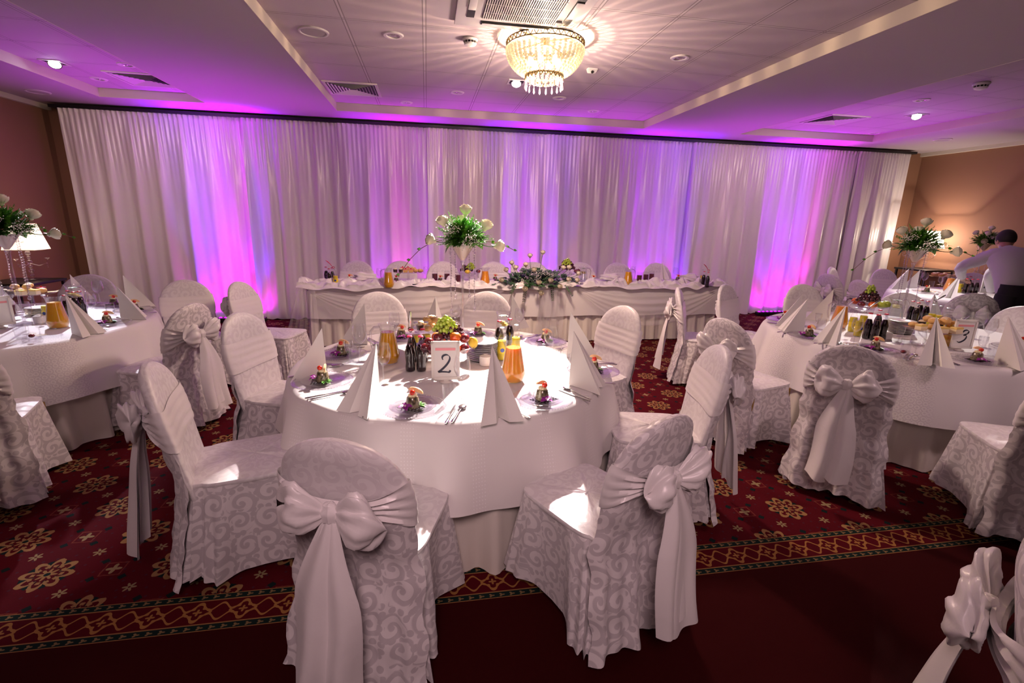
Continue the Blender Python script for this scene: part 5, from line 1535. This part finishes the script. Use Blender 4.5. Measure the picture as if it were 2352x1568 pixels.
def garland():
    rr = random.Random(8); t = thing('rose_garland', 'low spreading arrangement of cream roses and eucalyptus spilling over the head table front', 'flower arrangement', None, (1.40, 6.22, ZTB))
    g = G()
    def spray(p, d, L, n, lw):
        d = Vector(d).normalized(); p = Vector(p)
        for j in range(n):
            q = p + d*L*j/n + Vector((0,0,-.05*(j/n)**2*L*4))
            for s_ in (-1,1):
                sd = d.cross(Vector((0,-.3,1))).normalized()*s_
                g.leaf(q, sd+d*.5+Vector((0,rr.uniform(-.4,.4),rr.uniform(-.3,.5))), (0,-.4,1), lw*(1.2-j/n*.5), lw*.7*(1.2-j/n*.5), .2, 3)
    for k in range(230):
        a = rr.uniform(0,2*pi); e = rr.uniform(-.1,1.35); q = rr.uniform(.0,1.0)**.6
        p = (.60*q*cos(a)*cos(e)*.9, .18*q*sin(a)*cos(e)-.06, .20*q*sin(e)*(1-.5*abs(q*cos(a)*cos(e)))+.03)
        spray(p, (cos(a)*1.2, sin(a)*.8-.2, sin(e)*.8), rr.uniform(.05,.10), 5, .038)
    for x, d, L in ((-.50,(-1,0,-.05),.16),(.52,(1,0,-.05),.26),(.40,(1,-.2,-.1),.18),(-.16,(-.25,-.35,-1),.20),(.18,(.05,-.3,-1),.18),(-.3,(-.5,-.5,-.5),.14),(.36,(.4,-.4,-.5),.16)):
        spray((x,-.22 if d[2] < -.4 else -.08,.03), d, L, 9, .028)
    obj('eucalyptus', g, m_euca, t)
    g = G()
    for cl in range(34):
        a = rr.uniform(0,2*pi); c = Vector((.42*cos(a)*rr.uniform(.2,1), .13*sin(a)-.09, rr.uniform(.08,.24)))
        for k in range(22): g.ball(tuple(c+Vector((rr.gauss(0,.03),rr.gauss(0,.018),rr.gauss(0,.018)))), rr.uniform(.003,.005), 5, 3)
    obj('gypsophila', g, m_breath, t)['kind'] = 'stuff'
    rs = [(-.42,-.10,.17),(-.30,-.12,.20),(-.08,-.16,.18),(.13,-.18,.05),(.37,-.16,.06),(.31,-.12,.20),(-.10,-.02,.34),(.07,0,.38),(-.34,-.05,.25),(.40,-.08,.20),(-.20,-.22,-.05),(.0,-.24,-.10),(-.03,-.22,.03),(.24,-.22,-.02),(.49,-.14,.05),(-.48,-.14,.05),(-.18,-.14,.24),(.52,-.1,.13)]
    for x, y, z in rs:
        y = y*1.15 - .10; z = z + .035
        g = G(); rose(g, (x,y,z), (x*.7, -.8 if z < .22 else -.3, .85+z*2), .031); o = obj('rose', g, m_roseY, t)
        obj('rose_stem', G().tube([(x*.5,0,.0),(x*.8,y*.6,z*.6),(x,y,z)], .003, 5), m_stem, o)
    obj('floral_tray', G().box(-.22,.22,-.06,.06,0,.03,.008), m_stem, t)
garland()

# ------------------------------------------------------------------ man bending over the farthest table
def limb(g, pts, rad, seg=18, n=5, flat=1.0):
    """smooth tapering limb through the joints"""
    P_, Q_ = [], []
    for i in range(len(pts)-1):
        p0, p1, p2, p3 = (Vector(pts[max(i-1,0)]), Vector(pts[i]), Vector(pts[i+1]), Vector(pts[min(i+2,len(pts)-1)]))
        for k in range(n):
            t = k/n; P_.append(.5*((2*p1)+(p2-p0)*t+(2*p0-5*p1+4*p2-p3)*t*t+(3*p1-p0-3*p2+p3)*t**3)); Q_.append(rad[i]+(rad[i+1]-rad[i])*t)
    P_.append(Vector(pts[-1])); Q_.append(rad[-1]); g.tube(P_, Q_, seg, True, flat); return g
def man():
    bx, by = 6.43, 4.29
    t = thing('person', 'man in a white shirt and black trousers bending over the farthest table, back to us', 'person', None, (bx, by, 0), math.radians(-93))
    skin = P('skin', (.42,.22,.15), .5); hair = Mat('dark_short_hair', color=(.012,.008,.006), rough=.6).m
    shirt = satin('white_shirt', (.62,.60,.63), .7, .5, 12); trou = P('black_trousers', (.008,.008,.010), .8); shoe = P('black_shoe', (.01,.01,.01), .3)
    body = bpy.data.meshes.new('body')
    J = dict(pel=(0,0,.93), bel=(-.08,.05,1.08), che=(-.22,.13,1.26), nek=(-.34,.20,1.38), hd=(-.41,.25,1.46), hdt=(-.46,.30,1.53), shL=(-.36,.32,1.30), elL=(-.58,.38,1.06), haL=(-.66,.56,.86),
             shR=(-.30,.02,1.32), elR=(-.56,-.06,1.16), wrR=(-.70,.14,1.02), haR=(-.74,.22,.98), hiL=(-.02,.10,.90), knL=(.02,.12,.50), anL=(.08,.08,.09), hiR=(.03,-.10,.90), knR=(.06,-.12,.50), anR=(.12,-.16,.09))
    E_ = [('pel','bel',.11,.11),('bel','che',.11,.12),('che','nek',.12,.05),('nek','hd',.05,.085),('hd','hdt',.085,.06),('che','shL',.1,.06),('shL','elL',.05,.04),('elL','haL',.04,.03),('che','shR',.1,.06),('shR','elR',.05,.04),('elR','wrR',.038,.026),('pel','hiL',.1,.085),('hiL','knL',.08,.055),('knL','anL',.055,.04),('pel','hiR',.1,.085),('hiR','knR',.08,.055),('knR','anR',.055,.04),('wrR','haR',.026,.036)]
    idx = {}; vs = []; es = []; rd = {}
    for a, b, ra, rb in E_:
        for q, r_ in ((a,ra),(b,rb)):
            if q not in idx: idx[q] = len(vs); vs.append(J[q]); rd[q] = r_
        es.append((idx[a], idx[b]))
    body.from_pydata(vs, es, []); o = bpy.data.objects.new('body', body); COL.objects.link(o); o.parent = t; body.materials.append(skin)
    sk = o.modifiers.new('skin', 'SKIN'); sv = body.skin_vertices[0].data
    for q, i in idx.items(): sv[i].radius = (rd[q]*.9, rd[q]*.9)
    sv[idx['pel']].use_root = True; sk.use_smooth_shade = True
    su = o.modifiers.new('sub', 'SUBSURF'); su.levels = 2; su.render_levels = 2
    # head with face turned away, ears, hair cap
    g = G(); H_ = Vector((-.425,.262,1.485)); g.ball(tuple(H_), .088, 28, 20, 1.02,.9,1.22, lambda d: 1-.05*max(0,-d.z)+.03*max(0,d.y))
    g.ball(tuple(H_+Vector((-.085,.02,-.015))), .014, 8, 6, 1.4,1,1.1); 
    for s_ in (-1,1): g.ball(tuple(H_+Vector((.01+.02*s_,-.0+.078*s_,-.01))), .024, 12, 8, .6,.35,1.15)
    for s_ in (-1,1): g.ball(tuple(H_+Vector((-.083,.02+.03*s_,.012))), .010, 8, 6)
    g.ball(tuple(H_+Vector((-.080,.02,-.05))), .016, 8, 6, .5,1.2,.4)
    obj('head', g, skin, t)
    g = G().ball(tuple(H_+Vector((.010,-.004,.022))), .095, 28, 18, 1.0,.90,1.12, lambda d: 1.0 if d.z > -.35 else .90); obj('hair', g, hair, t)
    # right hand: palm, four curled fingers and a side thumb
    g = G(); h0 = Vector(J['haR'])
    g.ball(tuple(h0), .036, 14, 10, .9,1.1,.55)
    for k in range(4):
        o_ = Vector((-.026+.017*k, .03, 0)); limb(g, [h0+o_, h0+o_+Vector((-.01,.035-.004*abs(k-1.5),-.006)), h0+o_+Vector((-.014,.055,-.028)), h0+o_+Vector((-.012,.06,-.05))], [.0095,.009,.008,.0065], 8, 3)
    limb(g, [h0+Vector((.030,-.005,0)), h0+Vector((.046,.02,-.012)), h0+Vector((.044,.045,-.025))], [.011,.010,.008], 8, 3)
    obj('hand', g, skin, t)
    # shirt: torso and two sleeves
    g = G(); rings = []
    for q, w, d_ in (((.02,-.0,.93),.170,.125),((-.02,.02,1.00),.175,.13),((-.08,.05,1.10),.175,.135),((-.15,.09,1.19),.19,.145),((-.22,.13,1.27),.21,.145),((-.28,.165,1.335),.205,.12),((-.325,.19,1.375),.12,.075),((-.35,.21,1.395),.062,.058)):
        c = Vector(q); ax = Vector((-.62,.32,.72)).normalized(); side = Vector((.28,.95,0)).normalized(); up = side.cross(ax)
        ring = []
        for k in range(40):
            a = 2*pi*k/40; f = 1+.02*sin(a*7+q[2]*30)+.012*sin(a*13-q[2]*50)
            ring.append(tuple(c + side*w*f*sq(cos(a),.85) + up*d_*f*sin(a)))
        rings.append(ring)
    g.loft(rings, True, True)
    def wr(pts, rad):
        limb(g, pts, rad, 20, 6)
    s0 = len(g.v); wr([(-.26,.05,1.31), J['shR'], (-.44,-.03,1.24), J['elR'], (-.66,.06,1.07), J['wrR']], [.085,.080,.068,.060,.052,.042]); wr([(-.28,.26,1.31), J['shL'], (-.47,.36,1.18), J['elL'], J['haL']], [.08,.075,.065,.058,.045])
    for i in range(s0, len(g.v)):
        v = Vector(g.v[i]); n_ = noise.noise(v*22); g.v[i] = (v.x+.008*n_, v.y+.006*n_, v.z+.008*noise.noise(v*17+Vector((3,1,2))))
    obj('shirt', g, shirt, t, angle=80)
    g = G().tube([(-.335+.062*cos(2*pi*k/20), .20+.062*sin(2*pi*k/20), 1.398-.02*cos(2*pi*k/20)) for k in range(21)], .012, 8); obj('collar', g, shirt, t)
    g = G(); rings = []
    for z, w, d_ in ((1.02,.165,.125),(.95,.175,.135),(.86,.180,.145),(.80,.178,.14)): rings.append([(.02+d_*cos(2*pi*k/32), w*sin(2*pi*k/32), z) for k in range(32)])
    g.loft(rings, True, True)
    limb(g, [(.0,.09,.90),(.0,.10,.80),J['knL'],(.06,.10,.25),(.08,.08,.05)], [.105,.105,.075,.068,.072], 20, 5); limb(g, [(.03,-.09,.90),(.03,-.10,.80),J['knR'],(.09,-.14,.25),(.12,-.16,.05)], [.105,.105,.075,.068,.072], 20, 5)
    obj('trousers', g, trou, t, angle=70)
    for x, y in ((.05,.08),(.09,-.16)):
        obj('shoe', G().ball((x,y,.045), .07, 18, 10, 1.9,.65,.6, lambda d: 1 if d.z > -.6 else .9), shoe, t)
man()

# ------------------------------------------------------------------ lights of the room and added fills
def light(name, kind, loc, energy, color, target=None, **kw):
    d = bpy.data.lights.new(name, kind); d.energy = energy; d.color = color
    for k, v in kw.items(): setattr(d, k, v)
    o = bpy.data.objects.new(name, d); COL.objects.link(o); o.location = loc
    if target is not None:
        o.rotation_euler = (Vector(target)-Vector(loc)).to_track_quat('-Z','Y').to_euler()
    return o
WARM = (1.0,.66,.40); SOFT = (1.0,.66,.68)
BLUE = (.13,.0,1.0); MAG = (.85,.0,.75); VIO = (.36,.0,1.0)
# LED bars on the floor at the foot of the drapes
bars = [(-3.32,-2.42,[BLUE,VIO,VIO,MAG,BLUE],1.0,'left of the head table, between two white chairs'),
        (-.95,.15,[VIO,MAG,VIO],.55,'hidden behind the left half of the head table'),
        (1.15,2.2,[BLUE,VIO,BLUE],.9,'hidden behind the middle of the head table'),
        (3.35,4.5,[VIO,BLUE,BLUE],.9,'hidden behind the right end of the head table'),
        (5.85,6.85,[VIO,VIO,BLUE,MAG],1.0,'right of the head table')]
m_led = {}
for c_ in (BLUE, MAG, VIO): m_led[c_] = Mat('led_lens', color=(.1,.1,.1), emi=14.0, ecol=tuple(c_)).m
PU = 120
for i, (x0, x1, cols, k, where) in enumerate(bars):
    t = thing('led_light_bar', 'black LED light bar on the floor '+where, 'floor light', 'LED bars washing the drapes', ((x0+x1)/2, 7.66, 0))
    w = (x1-x0)/2
    obj('housing', G().box(-w, w, -.045, .045, .012, .075, .01), m_black, t)
    for sx in (-w*.7, w*.7): obj('foot', G().box(sx-.03, sx+.03, -.06, .06, 0, .014), m_black, t)
    n = 12
    for q in range(n):
        lx = -w + .05 + (2*w-.1)*q/(n-1)
        obj('led_lens', G().lathe([(.020,0),(.018,.006),(.010,.010)], 10, (lx, 0, .074)), m_led[cols[q*len(cols)//n]], t)
    for q, c_ in enumerate(cols):
        lx = x0 + (x1-x0)*(q+.5)/len(cols)
        light('uplight', 'SPOT', (lx, 7.66, .10), PU*k, c_, (lx+.02*(q-1), 7.78, 2.0), spot_size=math.radians(38), spot_blend=.9, shadow_soft_size=.03)
        light('uplight', 'SPOT', (lx, 7.62, .10), PU*4.2*k, c_, (lx+.05*(q-1), 7.66, 2.95), spot_size=math.radians(20), spot_blend=1, shadow_soft_size=.05)
        light('uplight', 'SPOT', (lx, 7.66, .10), PU*.10*k, MAG, (lx, 7.95, .5), spot_size=math.radians(110), spot_blend=1, shadow_soft_size=.03)
for x0, x1, cols, k, where in bars:
    light('uplight', 'SPOT', ((x0+x1)/2, 7.6, .10), 370*k, (.62,.03,.85), ((x0+x1)/2, 6.7, 2.95), spot_size=math.radians(75), spot_blend=1, shadow_soft_size=.2)
# chandelier
light('chandelier_bulb', 'POINT', (1.0,4.35,2.90), 90, WARM, shadow_soft_size=.012)
light('chandelier_bulb', 'POINT', (1.03,4.33,2.84), 25, WARM, shadow_soft_size=.05)
light('chandelier_bulb', 'POINT', (1.0,4.35,2.56), 55, (1.0,.74,.62), shadow_soft_size=.10)
light('chandelier_bulb', 'SPOT', (1.0,4.35,2.62), 100, (1.0,.70,.62), (1.0,4.35,0), spot_size=math.radians(165), spot_blend=.6, shadow_soft_size=.14)
# recessed spotlights that are on
light('table_spot', 'SPOT', (1.15,4.92,3.0), 3600, (1.0,.87,.80), (.17,2.62,.75), spot_size=math.radians(25), spot_blend=.35, shadow_soft_size=.025)
light('table_spot', 'SPOT', (-3.72,6.2,3.0), 700, (.95,.90,1.0), (-3.05,3.95,.75), spot_size=math.radians(30), spot_blend=.4, shadow_soft_size=.03)
light('table_spot', 'SPOT', (6.41,5.88,3.0), 800, (1.0,.88,.80), (4.2,3.1,.75), spot_size=math.radians(28), spot_blend=.4, shadow_soft_size=.03)
light('table_spot', 'SPOT', (6.41,5.88,3.0), 420, (1.0,.88,.80), (6.9,5.2,.75), spot_size=math.radians(40), spot_blend=.5, shadow_soft_size=.03)
# added fill lights, no lamps known there, to brighten the near side and drapes
light('added_fill', 'SPOT', (-.1,-.8,2.8), 180, SOFT, (.35,2.6,.5), spot_size=math.radians(76), spot_blend=1, shadow_soft_size=.4)
light('added_fill', 'POINT', (.2,-.8,2.6), 5, SOFT, shadow_soft_size=.35)
light('added_fill', 'SPOT', (-3.3,1.6,2.9), 60, SOFT, (-3.2,2.4,0), spot_size=math.radians(110), spot_blend=1, shadow_soft_size=.2)
light('added_fill', 'SPOT', (4.0,.8,2.9), 125, SOFT, (3.1,2.5,.2), spot_size=math.radians(100), spot_blend=1, shadow_soft_size=.2)
light('added_fill', 'SPOT', (-3.2,5.2,2.9), 75, (1.0,.72,.62), (-3.6,7.6,1.3), spot_size=math.radians(100), spot_blend=1, shadow_soft_size=.2)
light('added_fill', 'SPOT', (5.7,5.2,2.9), 85, (1.0,.74,.66), (5.6,7.7,1.4), spot_size=math.radians(100), spot_blend=1, shadow_soft_size=.2)
# wall lamps
light('wall_lamp_bulb', 'POINT', (-4.66,6.66,1.26), 75, (1.0,.62,.34), shadow_soft_size=.03)
light('wall_lamp_bulb', 'POINT', (8.80,7.30,1.42), 165, (1.0,.82,.66), shadow_soft_size=.03)
w = bpy.data.worlds.new('World'); S.world = w; w.use_nodes = True
w.node_tree.nodes['Background'].inputs[0].default_value = (.85,.55,.60,1)
w.node_tree.nodes['Background'].inputs[1].default_value = .035

# ------------------------------------------------------------------ camera
cam = bpy.data.cameras.new('camera'); co = bpy.data.objects.new('camera', cam); COL.objects.link(co)
cam.sensor_width = 36; cam.lens = 16.8796; cam.clip_start = .02; cam.clip_end = 60
co.matrix_world = Matrix([[0.985122, 0.02073, -0.170602, 0], [-0.170387, 0.247364, -0.953823, 0], [0.022428, 0.968701, 0.247216, 1.6], [0, 0, 0, 1]])
S.camera = co
S.view_settings.view_transform = 'Standard'; S.view_settings.look = 'None'
S.view_settings.gamma = 1; S.view_settings.exposure = 0.1; S.view_settings.use_curve_mapping = False
S.cycles.use_adaptive_sampling = True; S.cycles.adaptive_threshold = .025; S.cycles.max_bounces = 6; S.cycles.diffuse_bounces = 3; S.cycles.transparent_max_bounces = 20; S.cycles.sample_clamp_indirect = 4.0
S.cycles.caustics_reflective = False; S.cycles.caustics_refractive = False
